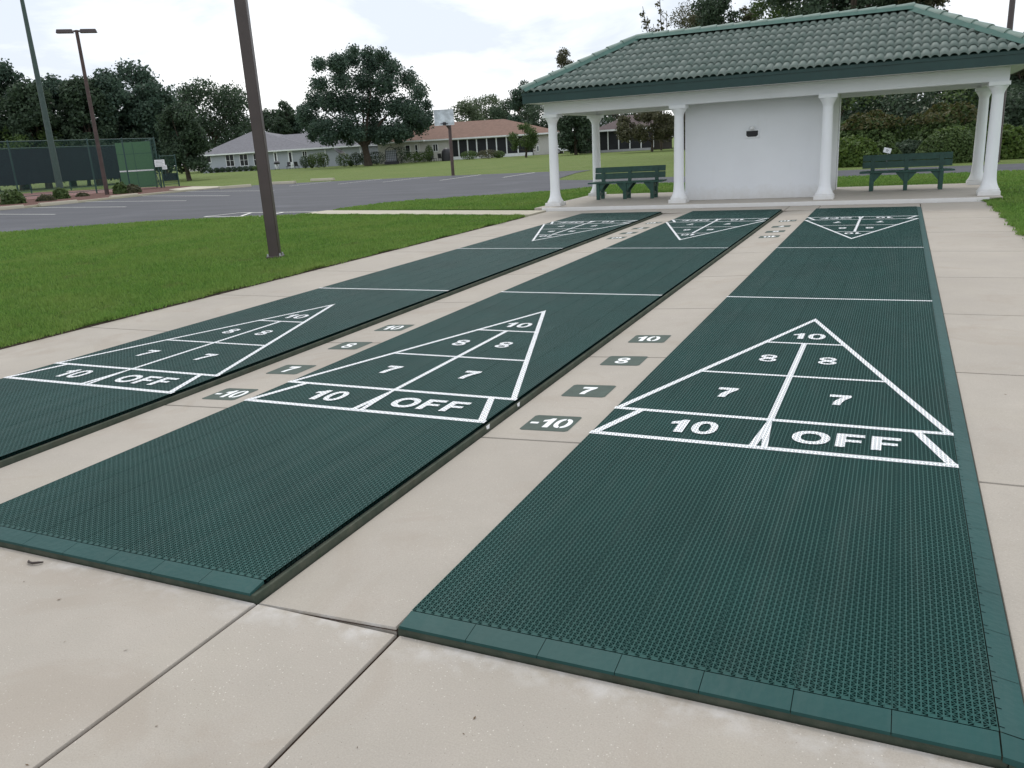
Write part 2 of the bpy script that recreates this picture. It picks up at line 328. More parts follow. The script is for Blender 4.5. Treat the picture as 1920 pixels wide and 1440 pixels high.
# ---------------------------------------------------------------- walkway slabs with open joints
JY = [-2.012, -.1, 1.79, 3.68, 5.6, 7.6, 9.65, 11.7, 13.728]
wk = MB(); g = .006
jf = MB()
def slab(x0, x1, y0, y1, zf):
    h_ = .009+.00003*len(jf.f); jf.add([(x0,y0,zf(x0,y0)-h_),(x1,y0,zf(x1,y0)-h_),(x1,y1,zf(x1,y1)-h_),(x0,y1,zf(x0,y1)-h_)], [(0,1,2,3)])            # top follows zf(x,y), edges rounded by two small steps
    c = .004
    a = [(x0+g,y0+g),(x1-g,y0+g),(x1-g,y1-g),(x0+g,y1-g)]; i = [(x0+g+c,y0+g+c),(x1-g-c,y0+g+c),(x1-g-c,y1-g-c),(x0+g+c,y1-g-c)]
    v = [(x,y,-.2) for x,y in a]+[(x,y,zf(x,y)-.006) for x,y in a]+[(x,y,zf(x,y)) for x,y in i]
    v = [(p[0],p[1],p[2]-(.001 if 4 <= q < 8 else 0)) for q, p in enumerate(v)]; wk.add(v, [(8,9,10,11)]+[(k,(k+1)%4,4+(k+1)%4,4+k) for k in range(4)]+[(4+k,4+(k+1)%4,8+(k+1)%4,8+k) for k in range(4)])
def gapz(xl, xr): return lambda x, y: -.056+.026*(x-xl)/(xr-xl)
G23 = (-1.546, -.918); G12 = (-4.030, -3.387)
flat = lambda z: (lambda x, y: z)
for a, b in zip(JY, JY[1:]):
    slab(*G23, a, b, gapz(*G23)); slab(*G12, a, b, gapz(*G12)); slab(-7.1, -5.871, a, b, flat(-.03)); slab(.978, 2.2, a, b, flat(-.026))
for x0, x1 in [(-12,-7.1),(-7.1,-5.87),(-5.87,-3.99),(-3.99,-1.525),(-1.525,-.895),(-.895,.985),(.985,4.5)]:
    if x0 < -7: continue
for x0, x1 in [(-9,-3.4),(-3.4,-1.535),(-1.535,-.91),(-.91,.985),(.985,5)]: slab(x0, x1, -7.5, -2.012, flat(-.047))
for x0, x1 in [(-7.1,-5.87),(-5.87,-4),(-4,-3.385),(-3.385,-1.52),(-1.52,-.9),(-.9,.98),(.98,2.2)]: slab(x0, x1, 13.728, 14.79, flat(-.03))
struct(wk.build('walkway', CONC, smooth=30))
struct(jf.build('joint_filler', JOINT, smooth=0))

# ---------------------------------------------------------------- courts
def tile_mesh():
    dx, dy = TP/NX, TL/NY; holes = []
    for i in range(NX):
        p = .5*(i % 2); xa, xb = i*dx, (i+1)*dx
        for j in range(NY):
            y0 = (j+p)*dy; ym = y0+.5*dy; y1 = y0+dy
            for tri in ([(xa,y0),(xb,ym),(xa,ym)], [(xa,ym),(xb,ym),(xa,y1)], [(xa,y0),(xb,y0),(xb,ym)], [(xa,y1),(xb,ym),(xb,y1)]):
                ys = [q[1] for q in tri]
                holes.append(tri)
    # border half-cells closed by plain plates
    V = []; Q = []
    def inset(tri):
        P = [np.array(q) for q in tri]; out = []
        ws = []
        for k in range(3):
            a, b = P[k], P[(k+1) % 3]; ws.append(.0023 if abs(a[0]-b[0]) < 1e-6 else .0014)
        L = []
        for k in range(3):
            a, b = P[k], P[(k+1) % 3]; d = (b-a)/np.linalg.norm(b-a); n = np.array([-d[1], d[0]]); L.append((a+n*ws[k], d))
        for k in range(3):
            (p1, d1), (p2, d2) = L[k-1], L[k]
            A = np.array([d1, -d2]).T; s = np.linalg.solve(A, p2-p1); out.append(p1+d1*s[0])
        return out
    def plate(pts):
        n = len(V); V.extend([(x, y, 0) for x, y in pts]); Q.append((n, n+1, n+2, n+3))
    for tri in holes:
        I = inset(tri); n = len(V)
        V.extend([(x, y, 0) for x, y in tri]); V.extend([(x, y, 0) for x, y in I]); V.extend([(x, y, -.017) for x, y in I])
        for k in range(3):
            l = (k+1) % 3
            Q.append((n+k, n+l, n+3+l, n+3+k)); Q.append((n+3+k, n+3+l, n+6+l, n+6+k))
    return np.array(V, float), np.array(Q)
TV, TQ = tile_mesh()
def court_surface():
    V = []; Q = []; n = 0
    for a in range(NTX):
        for b in range(NTY):
            v = TV.copy(); v[:, 0] = (v[:, 0]-TP/2)*(TP-.0014)/TP+TP/2+TX0+a*TP; v[:, 1] = v[:, 1]+TY0+b*TL
            v[:, 2] -= .0004
            V.append(v); Q.append(TQ+n); n += len(v)
            if b == 0:                   # close the cut cells at the near end
                for i in range(1, NX, 2):
                    xa = TX0+a*TP+i*TP/NX; xb = xa+TP/NX; y = TY0; V.append(np.array([(xa,y,-.0006),(xb,y,-.0006),(xb,y+TL/NY/2,-.0006),(xa,y+TL/NY/2,-.0006)])); Q.append(np.array([(n,n+1,n+2,n+3)])); n += 4
    return np.concatenate(V), np.concatenate(Q)
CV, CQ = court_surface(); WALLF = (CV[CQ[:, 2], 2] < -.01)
XR = TX0+NTX*TP; YE = TY0+NTY*TL
HW = .9085; BL = .457; ft = .3048
def ell(cx, cy, rx, ry, a0=0, a1=360, n=28, p=2.):
    o = []
    for k in range(n):
        a = R(a0+(a1-a0)*k/n); c, s_ = math.cos(a), math.sin(a)
        o.append((cx+rx*math.copysign(abs(c)**(2/p), c), cy+ry*math.copysign(abs(s_)**(2/p), s_)))
    return o
def glyph(ch):                           # list of (loops) in a 1-high cell, and advance width
    if ch == '0': return [[ell(.34,.5,.34,.5,p=2.3), ell(.34,.5,.15,.33,p=2.2)[::-1]]], .68
    if ch == 'O': return [[ell(.48,.5,.48,.5,p=2.2), ell(.48,.5,.26,.30,p=2.1)[::-1]]], .96
    if ch == 'o':                        # stencilled nought: two halves
        h = []
        for s_ in (1, -1):
            a = [(.34+s_*x, y) for x, y in [(.03,0)]+[(q[0]-.34, q[1]) for q in ell(.34,.5,.34,.5,-82,82,16,2.3)]+[(.03,1),(.03,.84)]+[(q[0]-.34, q[1]) for q in ell(.34,.5,.15,.34,76,-76,12,2.2)]+[(.03,.16)]]
            h.append([a if s_ > 0 else a[::-1]])
        return h, .68
    if ch == '8':                        # lower ring, then an upper ring trimmed where it meets the lower one
        q = []; n = 28
        def ring(cx, cy, rx, ry, ix, iy, icy, trim):
            for k in range(n):
                c = []
                for a in (2*PI*k/n, 2*PI*(k+1)/n):
                    o = [cx+rx*math.cos(a), cy+ry*math.sin(a)]; i_ = (cx+ix*math.cos(a), icy+iy*math.sin(a))
                    if trim: o[1] = max(o[1], .26+.26*math.sqrt(max(0, 1-((o[0]-.33)/.33)**2))+.001) if math.sin(a) < 0 else o[1]
                    c.append((tuple(o), i_))
                q.append([[c[0][0], c[1][0], c[1][1], c[0][1]]])
        ring(.33, .26, .33, .26, .165, .11, .25, False); ring(.33, .73, .31, .27, .15, .10, .755, True)
        return q, .66
    if ch == '7': return [[[(0,1),(0,.77),(.38,.77),(.24,.55),(.15,.3),(.12,0),(.36,0),(.39,.28),(.48,.55),(.64,.82),(.64,1)]]], .64
    if ch == '1': return [[[(.2,0),(.44,0),(.44,1),(.27,1),(.2,.88),(0,.78),(0,.6),(.2,.66)]]], .46
    if ch == 'F': return [[[(0,0),(.24,0),(.24,.4),(.62,.4),(.62,.58),(.24,.58),(.24,.8),(.70,.8),(.70,1),(0,1)]]], .72
    if ch == '-': return [[[(0,.36),(.34,.36),(.34,.54),(0,.54)]]], .36
def text(s, cx, cy, h, T, gap=.12, wide=1., rot=False, z=.004):
    """returns a builder with the word laid flat, T maps x,y to a point"""
    mb = MB(); gl = [glyph(c) for c in s]; W = sum(g_[1] for g_ in gl)+gap*(len(s)-1); x = -W/2
    for loops, adv in gl:
        for lp in loops:
            def f(u, v, x=x):
                a, b = (x+u)*h*wide, (v-.5)*h
                if rot: a, b = -a, -b
                return T(cx+a, cy+b)
            mb.poly(lp, 0, f)
        x += adv+gap
    return mb
def make_court(x, label, ramp_right):
    t_ = empty('shuffleboard_court', (x, 0, 0), 0, label, 'shuffleboard court', 'green shuffleboard courts side by side')
    if 'me' not in make_court.__dict__:
        o = np_mesh('tile_surface', CV, CQ, RIB, t_); make_court.me = o.data; o.data.materials.append(RIBSHADE); o.data.polygons.foreach_set('material_index', WALLF.astype(np.int32))
    else:
        o = bpy.data.objects.new('tile_surface', make_court.me); COL.objects.link(o); o.parent = t_
    s = MB().box(TX0-.012, XR+.018, TY0-.08, YE+.012, -.19, -.022)
    sl = s.build('slab', OLIVE, t_, smooth=0, bev=.004)
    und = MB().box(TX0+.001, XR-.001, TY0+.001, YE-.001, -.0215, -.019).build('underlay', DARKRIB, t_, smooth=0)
    rp = MB()
    for k in range(NTX):
        a = TX0+k*TP+.0012; b = a+TP-.0024
        if k == NTX-1 and not ramp_right: pass
        rp.add([(a,TY0-.003,-.001),(b,TY0-.003,-.001),(b,TY0-.085,-.013),(a,TY0-.085,-.013),(a,TY0-.085,-.024),(b,TY0-.085,-.024),(a,TY0-.003,-.015),(b,TY0-.003,-.015)],
               [(0,3,2,1),(3,4,5,2),(0,6,4,3),(1,2,5,7)])
    if ramp_right:
        for k in range(NTY):
            a = TY0+k*TL+.001; b = a+TL-.002
            rp.add([(XR+.003,a,-.001),(XR+.003,b,-.001),(XR+.075,b,-.014),(XR+.075,a,-.014),(XR+.075,a,-.03),(XR+.075,b,-.03)], [(0,3,2,1),(3,4,5,2)])
        rp.add([(XR+.003,TY0-.003,-.001),(XR+.003,TY0-.085,-.013),(XR+.075,TY0-.085,-.022),(XR+.075,TY0-.003,-.014),(XR+.075,TY0-.085,-.045),(XR+.003,TY0-.085,-.03)], [(0,1,2,3),(1,5,4,2)])
        MB().box(XR+.019, XR+.0745, TY0-.084, YE, -.15, -.0305).build('ramp_bed', OLIVE, t_, smooth=0)
        # locking tabs beside the ramp
        nf = len(rp.f)
        for k in range(NTY*4):
            y = TY0+k*TL/4+.02+.018*(k % 2); rp.add([(XR+.003,y,-.0004),(XR+.016,y,-.0026),(XR+.016,y+.003,-.0026),(XR+.003,y+.003,-.0004)], [(0,1,2,3)])
    ro = rp.build('ramp_edging', RAMPM, t_, smooth=30)
    if ramp_right:
        ro.data.materials.append(DARKRIB)
        for k in range(nf, len(ro.data.polygons)): ro.data.polygons[k].material_index = 1
    # near and far scoring diagrams, two dead lines
    CY = 39*ft/2
    for far in (0, 1):
        def P(x_, y_, z): return (x_, y_, z) if not far else (-x_, 39*ft-y_, z)
        mb = MB(); z = [.0006]
        def pol(pts):
            z[0] += .0003; mb.add([P(*p, z[0]) for p in pts], [tuple(range(len(pts)))])
        lw = .035
        pol([(-HW,-.016),(HW,-.016),(HW,.028),(-HW,.028)])
        pol([(-HW,BL-.018),(HW,BL-.018),(HW,BL+.022),(-HW,BL+.022)])
        T3 = 10.5*ft; sl_ = HW/(T3-BL); iw = lw*math.hypot(1, 1/sl_)*sl_
        def xs(y): return (T3-y)*sl_
        pol([(-HW,BL),(-HW+iw+.004,BL),(0,T3-iw/sl_),(0,T3)]); pol([(HW,BL),(0,T3),(0,T3-iw/sl_),(HW-iw-.004,BL)])
        for yy in (4.5*ft, 7.5*ft): pol([(-xs(yy)+.01,yy-.016),(xs(yy)-.01,yy-.016),(xs(yy)-.01,yy+.016),(-xs(yy)+.01,yy+.016)])
        pol([(-.018,BL),(.018,BL),(.018,7.5*ft),(-.018,7.5*ft)])
        tw = HW-BL*sl_
        pol([(-HW,0),(-HW+.048,0),(-tw+.045,BL),(-tw,BL)]); pol([(HW,0),(tw,BL),(tw-.045,BL),(HW-.048,0)])
        pol([(-.052,0),(-.014,0),(.0,.15),(.012,.44),(-.012,.44)]); pol([(.046,0),(.012,.44),(0.0,.15),(.014,0)])
        d = mb.build('scoring_diagram', MARK, t_, smooth=0)
        for s, a, b, h, wd in [('10',.012,2.52,.185,1.0),('8',-.195,1.80,.19,.95),('8',.20,1.80,.19,.95),('7',-.325,.91,.20,.95),('7',.335,.91,.20,.95),('10',-.38,.225,.21,.98),('OFF',.405,.215,.20,.98)]:
            text(s, a, b, h, lambda x_, y_: P(x_, y_, .0045), wide=wd, gap=.14).build('word' if s == 'OFF' else 'number', MARK, d, smooth=0)
    for yy in (13.5*ft, 25.5*ft): MB().poly([[(-HW,yy-.017),(HW,yy-.017),(HW,yy+.017),(-HW,yy+.017)]], .0008).build('dead_line', MARK, t_, smooth=0)
    return t_, sl
make_court(0, 'rightmost green shuffleboard court, with a sloped ramp strip down its right side', True)
make_court(-2.4688, 'middle green shuffleboard court, white paint smudges on its right slab edge', False)
make_court(-4.9533, 'leftmost green shuffleboard court, next to the left lawn walkway', False)
# paint smudges that ran over the slab edge of the middle court
mid = [o for o in bpy.data.objects if o.name.startswith('shuffleboard_court') and abs(o.location.x+2.4688) < .01][0]
for yy, l in ((.01,.05),(.455,.045)): 
    sm = MB(); sm.add([(XR+.0185,yy-l/2,-.018),(XR+.0185,yy+l/2,-.018),(XR+.0185,yy+l*.3,-.045),(XR+.0185,yy-l*.35,-.04)], [(0,1,2,3)]); sm.build('paint_smudge', WHITE, mid, smooth=0)

# ---------------------------------------------------------------- number pads painted on the walkways
def pad(xc, yc, s, gz, far, where):
    T = lambda dz: (lambda x_, y_: (x_-xc, y_-yc, gz(x_, y_)+dz-gz(xc, yc)))
    loc = (xc, yc, gz(xc, yc)); hw, hh = (.152, .138)
    c = .016; loop = [(-hw+c,-hh),(hw-c,-hh),(hw,-hh+c),(hw,hh-c),(hw-c,hh),(-hw+c,hh),(-hw,hh-c),(-hw,-hh+c)]
    p = empty('painted_number_pad', loc, 0, 'green pad reading %s between the %s courts, %s end' % (s.replace('o', '0').replace('-', 'minus '), where, 'pavilion' if far else 'camera'),
              'number marking', 'painted number pads on the walkways')
    MB().poly([[(xc+x_, yc+y_) for x_, y_ in loop]], 0, T(.0015)).build('pad_ground', PADM, p, smooth=0)
    text(s, xc-(.01 if len(s) < 3 else 0)*(-1 if far else 1), yc, .165, T(.0027), gap=.10, wide=.92, rot=far).build('number', PADW, p, smooth=0)
for (xl, xr), xc, wh in ((G23, -1.222, 'middle and right'), (G12, -3.70, 'left and middle')):
    gz = gapz(xl, xr)
    for y_, s in ((.20,'-1o'),(.88,'7'),(1.68,'8'),(2.40,'1o')):
        pad(xc, y_, s, gz, False, wh); pad(xc, {'-1o':11.77,'7':10.85,'8':10.10,'1o':9.40}[s], s, gz, True, wh)

# ---------------------------------------------------------------- pavilion
PX, PYF, PYR = (-7.17, -4.08, -.90, 2.22), 15.45, 18.68
pv = empty('pavilion', (-2.47, 17.06, 0), 0, 'white open pavilion with a green tiled hip roof on six round columns', 'pavilion')
O = Vector((-2.47, 17.06, 0))
def pb(mb, name, m, parent=pv, **k):
    mb.v = [(x-O.x, y-O.y, z) for x, y, z in mb.v]; return mb.build(name, m, parent, **k)
pb(MB().box(-7.5, 2.43, 14.86, 19.15, -.1, .05), 'floor_slab', CONC2, bev=.006)
pb(MB().box(-7.28, 2.2, 14.80, 14.858, -.08, .048), 'kerb_board', COLW, bev=.004)
def column(x, y):
    c = MB(); c.lathe([(.125,.36),(.116,.5),(.114,1.0),(.108,1.6),(.104,1.98),(.104,2.0)], 28)
    o = c.build('column', COLW, pv, (x-O.x, y-O.y, 0))
    b = MB().box(-.2, .2, -.2, .2, .05, .13); b.lathe([(.195,.13),(.198,.15),(.195,.17),(.178,.178),(.176,.19),(.165,.21),(.145,.26),(.132,.31),(.125,.3605)], 28); b.build('column_base', COLW, o)
    k = MB().box(-.185, .185, -.185, .185, 2.135, 2.209); k.lathe([(.1045,1.97),(.112,2.01),(.135,2.06),(.155,2.09),(.158,2.10),(.165,2.103),(.170,2.12),(.170,2.135)], 28); k.build('capital', COLW, o)
for x in PX: column(x, PYF)
column(PX[0], PYR); column(PX[3], PYR)
bw = .125
bm = MB(); x0, x1 = PX[0]-.16, PX[3]+.16
bm.box(x0, x1, PYF-bw, PYF+bw, 2.21, 2.475); bm.box(x0, x1, PYR-bw, PYR+bw, 2.21, 2.475)
bm.box(x0, x0+.25, PYF+bw+.001, PYR-bw-.001, 2.21, 2.475); bm.box(x1-.25, x1, PYF+bw+.001, PYR-bw-.001, 2.21, 2.475)
pb(bm, 'beam', STUC, bev=.005)
pb(MB().box(-4.06, -.86, 15.98, 18.55, .05, 2.44), 'storage_wall', STUC, bev=.008)
pb(MB().box(-.859, -.835, 18.25, 18.5, .05, 2.2), 'wall_trim', COLW, bev=.003)
EX0, EX1, EY0, EY1 = -7.68, 2.80, 14.87, 19.25; ZE = 2.72; HWD = (EY1-EY0)/2; ZR = 3.83; SL = (ZR-ZE)/HWD
pb(MB().box(EX0+.03, EX1-.03, EY0+.03, EY1-.03, 2.478, 2.50), 'soffit', SOFF)
fs = MB(); th = .03
fs.box(EX0, EX1, EY0, EY0+th, 2.475, 2.70); fs.box(EX0, EX1, EY1-th, EY1, 2.475, 2.70); fs.box(EX0, EX0+th, EY0+th+.001, EY1-th-.001, 2.475, 2.70); fs.box(EX1-th, EX1, EY0+th+.001, EY1-th-.001, 2.475, 2.70)
# small drip lip
fs.box(EX0-.012, EX1+.012, EY0-.014, EY0-.001, 2.655, 2.715); fs.box(EX0-.014, EX0-.001, EY0+.001, EY1, 2.655, 2.715); fs.box(EX1+.001, EX1+.014, EY0+.001, EY1, 2.655, 2.715)
roof = pb(MB().add([(EX0,EY0,ZE-.02),(EX1,EY0,ZE-.02),(EX1,EY1,ZE-.02),(EX0,EY1,ZE-.02),(EX0+HWD,O.y,ZR-.02),(EX1-HWD,O.y,ZR-.02)], [(0,1,5,4),(1,2,5),(2,3,4,5),(3,0,4)]), 'roof', MORT, smooth=0)
pb(fs, 'fascia', FASC, roof)
def tiles(side):                         # one slope of barrel tiles, each tile its own island
    V = []; Q = []; pitch = .163; NC = 8; run = HWD; L = run/NC
    if side in 'fb': width = EX1-EX0
    else: width = EY1-EY0
    nb = int(width/pitch)+1
    prof = [(0,.0),(.06,.004),(.12,.018),(.22,.036),(.36,.047),(.5,.05),(.64,.047),(.78,.036),(.88,.018),(.94,.004),(1.0,0)]
    for c in range(NC):
        d0 = c*L-(.04 if c == 0 else .015); d1 = (c+1)*L+.01
        for b in range(nb):
            uc = (b+.5)*pitch; lim = (c+.25)*L
            if uc < lim-.02 or uc > width-lim+.02: continue
            lift0 = .058; lift1 = .0; jz = random.uniform(-.003, .003); n = len(V)
            def W(u, d, h):
                z = ZE+SL*d+h
                if side == 'f': return (EX0+u, EY0+d, z)
                if side == 'b': return (EX1-u, EY1-d, z)
                if side == 'l': return (EX0+d, EY1-u, z)
                return (EX1-d, EY0+u, z)
            for (pu, ph) in prof:
                u = b*pitch+pu*pitch
                lo = max(d0, 0 if c == 0 else d0)
                dmax = min(d1, u+.03, width-u+.03)
                dl = min(d0, dmax-.005)
                V.append(W(u, dl, ph+lift0+jz-.042)); V.append(W(u, dl, ph+lift0+jz)); V.append(W(u, dmax, ph+lift0+jz+(lift1-lift0)*(dmax-d0)/(d1-d0)))
            for k in range(len(prof)-1):
                a = n+3*k; Q.append((a, a+3, a+4, a+1)); Q.append((a+1, a+4, a+5, a+2))
    return np.array(V), np.array(Q)
Vs = []; Qs = []; n = 0
for s in 'fblr':
    v, q = tiles(s); Vs.append(v-np.array([O.x, O.y, 0])); Qs.append(q+n); n += len(v)
tl = np_mesh('roof_tiles', np.concatenate(Vs), np.concatenate(Qs), TILE, roof)
def caps(a, b, name, nn, w0=.115):
    a = Vector(a); b = Vector(b); d = b-a; L = d.length; d.normalize(); s = d.cross(Vector((0,0,1))).normalized(); u = s.cross(d).normalized()
    mb = MB(); mo = MB(); pr = [(-1,-.35),(-.93,.12),(-.62,.62),(-.22,.86),(.22,.86),(.62,.62),(.93,.12),(1,-.35)]
    for k in range(nn):
        p = a+d*(L*k/nn-.02); q = a+d*(L*(k+1)/nn+.02); up0, up1 = .055, .03
        vs = []
        for pt, up_, ws in ((p, up0, 1.06), (q, up1, .94)):
            for x_, z_ in pr: vs.append(pt+s*x_*w0*ws+u*(z_*.085+up_))
        for x_, z_ in pr: vs.append(p+s*x_*w0*.9+u*(z_*.07+up0-.03))
        m = len(pr); mb.add(vs, [(i, i+1, m+i+1, m+i) for i in range(m-1)]+[(i, 2*m+i, 2*m+i+1, i+1) for i in range(m-1)])
    mo.add([a-s*w0*1.75-u*.02, b-s*w0*1.75-u*.02, b-s*w0*.9+u*.06, a-s*w0*.9+u*.06, a+s*w0*.9+u*.06, b+s*w0*.9+u*.06, b+s*w0*1.75-u*.02, a+s*w0*1.75-u*.02], [(0,1,2,3),(3,2,5,4),(4,5,6,7)])
    pb(mb, name, TILE2, roof, smooth=50); pb(mo, 'mortar_strip', MORT, roof, smooth=0)
top0, top1 = (EX0+HWD, O.y, ZR+.045), (EX1-HWD, O.y, ZR+.045)
caps(top1, top0, 'ridge_cap', 16)
for ex, ey, tp_ in ((EX0,EY0,top0),(EX0,EY1,top0),(EX1,EY0,top1),(EX1,EY1,top1)): caps((ex, ey, ZE+.035), tp_, 'hip_cap', 8)
# wall light
wl = empty('wall_light', (-2.53, 15.978, 1.50), 0, 'small wall light with dark lens on the white storage wall', 'wall light')
MB().box(-.155, .155, -.022, 0, -.095, .085).build('housing', WHITE, wl, bev=.004)
MB().add([(-.128,-.03,.06),(.128,-.03,.06),(.128,-.03,-.035),(.09,-.03,-.068),(-.09,-.03,-.068),(-.128,-.03,-.035)]+[(-.128,-.0221,.06),(.128,-.0221,.06),(.128,-.0221,-.035),(.09,-.0221,-.068),(-.09,-.0221,-.068),(-.128,-.0221,-.035)], [(5,4,3,2,1,0)]+[(i,(i+1)%6,6+(i+1)%6,6+i) for i in range(6)]).build('lens', BLACK, wl)
MB().lathe([(.055,.087),(.06,.11),(.04,.16),(.012,.165)], 14, 0, -.062).build('sensor', SOFF, wl)

# ---------------------------------------------------------------- benches
def make_bench(label):
    b = empty('park_bench', (0,0,0), 0, label, 'bench', 'green wooden benches under the pavilion'); W2 = .985
    s = MB()
    for k, y in enumerate((-.02, .16, .34)): s.box(-W2, W2, y, y+.165, .405, .445)
    s.build('seat', BENCH, b, bev=.004)
    k = MB()
    for z0, z1 in ((.50,.645),(.66,.80)):
        y0 = .47+(z0-.45)*.16; y1 = .47+(z1-.45)*.16
        k.hexa([(-W2+.04,y0,z0),(W2-.04,y0,z0),(W2-.04,y0+.038,z0-.006),(-W2+.04,y0+.038,z0-.006)], [(-W2+.04,y1,z1),(W2-.04,y1,z1),(W2-.04,y1+.038,z1-.006),(-W2+.04,y1+.038,z1-.006)])
    k.build('backrest', BENCH, b, bev=.004)
    for i, x in enumerate((-.72, .0, .72)):
        l = MB().box(x-.044, x+.044, 0, .088, 0, .403); l.box(x-.044, x+.044, .36, .448, 0, .403)
        l.box(x-.03, x+.03, .0885, .3595, .29, .40); l.box(x-.03, x+.03, .0885, .3595, .1, .16)
        l.hexa([(x-.044,.449,.28),(x+.044,.449,.28),(x+.044,.50,.28),(x-.044,.50,.28)], [(x-.044,.51,.78),(x+.044,.51,.78),(x+.044,.575,.76),(x-.044,.575,.76)])
        for sgn in ((1,) if i == 0 else (-1,) if i == 2 else (1, -1)):
            for y in (.02, .39):
                a = x+sgn*.045; e_ = x+sgn*.22
                vs = [(a,y,.402),(e_,y,.402),(a,y,.20),(a,y+.04,.402),(e_,y+.04,.402),(a,y+.04,.20)]; l.add(vs, [(0,2,1),(3,4,5),(0,1,4,3),(1,2,5,4),(2,0,3,5)])
        l.build('leg', BENCH, b, bev=.003)
    return b
b1 = make_bench('green wooden bench under the left bay of the pavilion'); b1.location = (-5.86, 16.98, .05)
b2 = copy_tree(b1); b2['label'] = 'green wooden bench under the right bay of the pavilion, weathered seat'; b2.location = (.70, 17.28, .05)

# ---------------------------------------------------------------- poles and sports gear
def head(parent, side, z, L=1.0, arm=.25, wd=.42, hh=.2):
    m = MB(); a = arm*side; b = (arm+L)*side; x0, x1 = min(a, b), max(a, b)
    m.hexa([(x0,-wd/2,z-hh/2),(x1,-wd/2,z-hh/2),(x1,wd/2,z-hh/2),(x0,wd/2,z-hh/2)], [(x0+.05,-wd/2+.04,z+hh/2),(x1-.05,-wd/2+.04,z+hh/2),(x1-.05,wd/2-.04,z+hh/2),(x0+.05,wd/2-.04,z+hh/2)])
    o = m.build('lamp_head', BROWN, parent, bev=.01)
    MB().box(x0+.08, x1-.08, -wd/2+.06, wd/2-.06, z-hh/2-.012, z-hh/2-.001).build('lens', GREYM, o)
    MB().box(min(0, a), max(0, a), -.04, .04, z-.05, z+.05).build('bracket', BROWN, parent)
mp_ = empty('light_pole', (-8.78, 6.80, -.03), R(28), 'square dark bronze light pole standing in the left lawn beside the walkway', 'light pole', 'twin-head bronze light poles')
MB().box(-.088, .088, -.088, .088, 0, 8.2).build('pole', BROWN, mp_, bev=.012)
MB().box(-.13, .13, -.13, .13, 0, .05).build('base_plate', BROWN, mp_, bev=.01)
for a in ((-.1,-.1),(.1,-.1),(.1,.1),(-.1,.1)): MB().lathe([(.014,.05),(.014,.085),(.006,.09)], 8, *a).build('bolt', GREYM, mp_)
head(mp_, 1, 8.0); head(mp_, -1, 8.0)
x, y = ground(205, 63)
P2 = at(201, 364, 60); lp = empty('light_pole', (P2[0], P2[1], -.03), R(42), 'far twin-head brown light pole in front of the tennis court fence', 'light pole', 'twin-head bronze light poles')
MB().lathe([(.13,0),(.12,3),(.10,9.75),(.09,9.76)], 10).build('pole', RUST, lp); head(lp, 1, 9.7, .95, .18); head(lp, -1, 9.7, .95, .18)
P1 = at(115, 364, 62); gp = empty('floodlight_pole', (P1[0], P1[1], -.03), 0, 'tall tapered green pole beside the tennis court, top out of the picture', 'light pole')
MB().lathe([(.22,0),(.215,.3),(.19,4),(.14,9),(.10,13.6),(.09,13.61)], 12).build('pole', GREENP, gp)
MB().box(-.9, .9, -.05, .05, 13.4, 13.5).build('cross_arm', GREENP, gp); 
for s in (-1, 1): MB().box(s*.75-.22, s*.75+.22, -.5, -.05, 13.15, 13.4).build('lamp_head', GREYM, gp, bev=.02)
P3 = at(1868, 300, 36); l3 = empty('street_lamp_pole', (P3[0], P3[1], -.05), 0, 'slim brown pole rising behind the right end of the pavilion roof', 'light pole')
MB().lathe([(.11,0),(.10,4),(.085,9.4),(.08,9.41)], 10).build('pole', BROWN, l3); head(l3, 1, 9.3, .8, .15)
# basketball hoop
B = (-24.75, 42.75); bh = empty('basketball_hoop', (B[0], B[1], -.05), R(26), 'basketball hoop with a white backboard at the far edge of the parking lot', 'basketball hoop')
MB().lathe([(.10,0),(.10,3.05),(.095,3.06)], 10).build('pole', RUST, bh)
ar = MB(); ar.tube([(0,0,2.75),(-.25,-.45,3.12)], .06, 6); ar.tube([(0,0,3.0),(-.25,-.45,3.4)], .05, 6); ar.build('arm', RUST, bh)
bd = MB().box(-.85, .30, -.56, -.52, 3.0, 3.88).build('backboard', plain('weathered_board', (.55, .6, .63), .6, .35, 3), bh, bev=.005)
fr = MB(); 
for q in ((-.87,-.85,2.98,3.9),(.30,.32,2.98,3.9)): fr.box(q[0], q[1], -.575, -.515, q[2], q[3])
for q in ((2.98,2.998),(3.882,3.9)): fr.box(-.849, .299, -.575, -.515, q[0], q[1])
fr.build('frame', WHITE, bd)
rm = MB(); rm.tube([(-.27+.23*math.cos(a*PI/9), -.82+.23*math.sin(a*PI/9), 3.08) for a in range(19)], .018, 6); rm.box(-.36, -.18, -.6, -.577, 2.99, 3.17); rm.build('rim', DARK, bh)

# wheel stops
def stop_mesh():
    m = MB(); prof = [(-.12,0),(.12,0),(.10,.13),(.07,.17),(-.07,.17),(-.10,.13)]; n = len(prof)
    vs = [(x_, y_, z_) for x_ in (-1.0, 1.0) for y_, z_ in prof]; m.add(vs, [tuple(range(n-1, -1, -1)), tuple(range(n, 2*n))]+[(i,(i+1)%n,n+(i+1)%n,n+i) for i in range(n)]); return m
st = stop_mesh().build('wheel_stop', KERB, None, bev=.01)
spots = [(-38.1,22.3,78,'leftmost pale wheel stop, cut by the left edge of the photo'),(-37.9,25.2,86,'pale wheel stop in front of the tall green pole'),(-39.0,30.2,96,'longest looking pale wheel stop, in front of the practice board'),
         (-37.1,37.0,60,'pale wheel stop just left of the near bronze pole'),(-35.9,40.2,-5,'pale wheel stop just right of the near bronze pole'),(-34.9,43.0,-5,'pale wheel stop on the far side of the lot, in front of the satellite dish')]
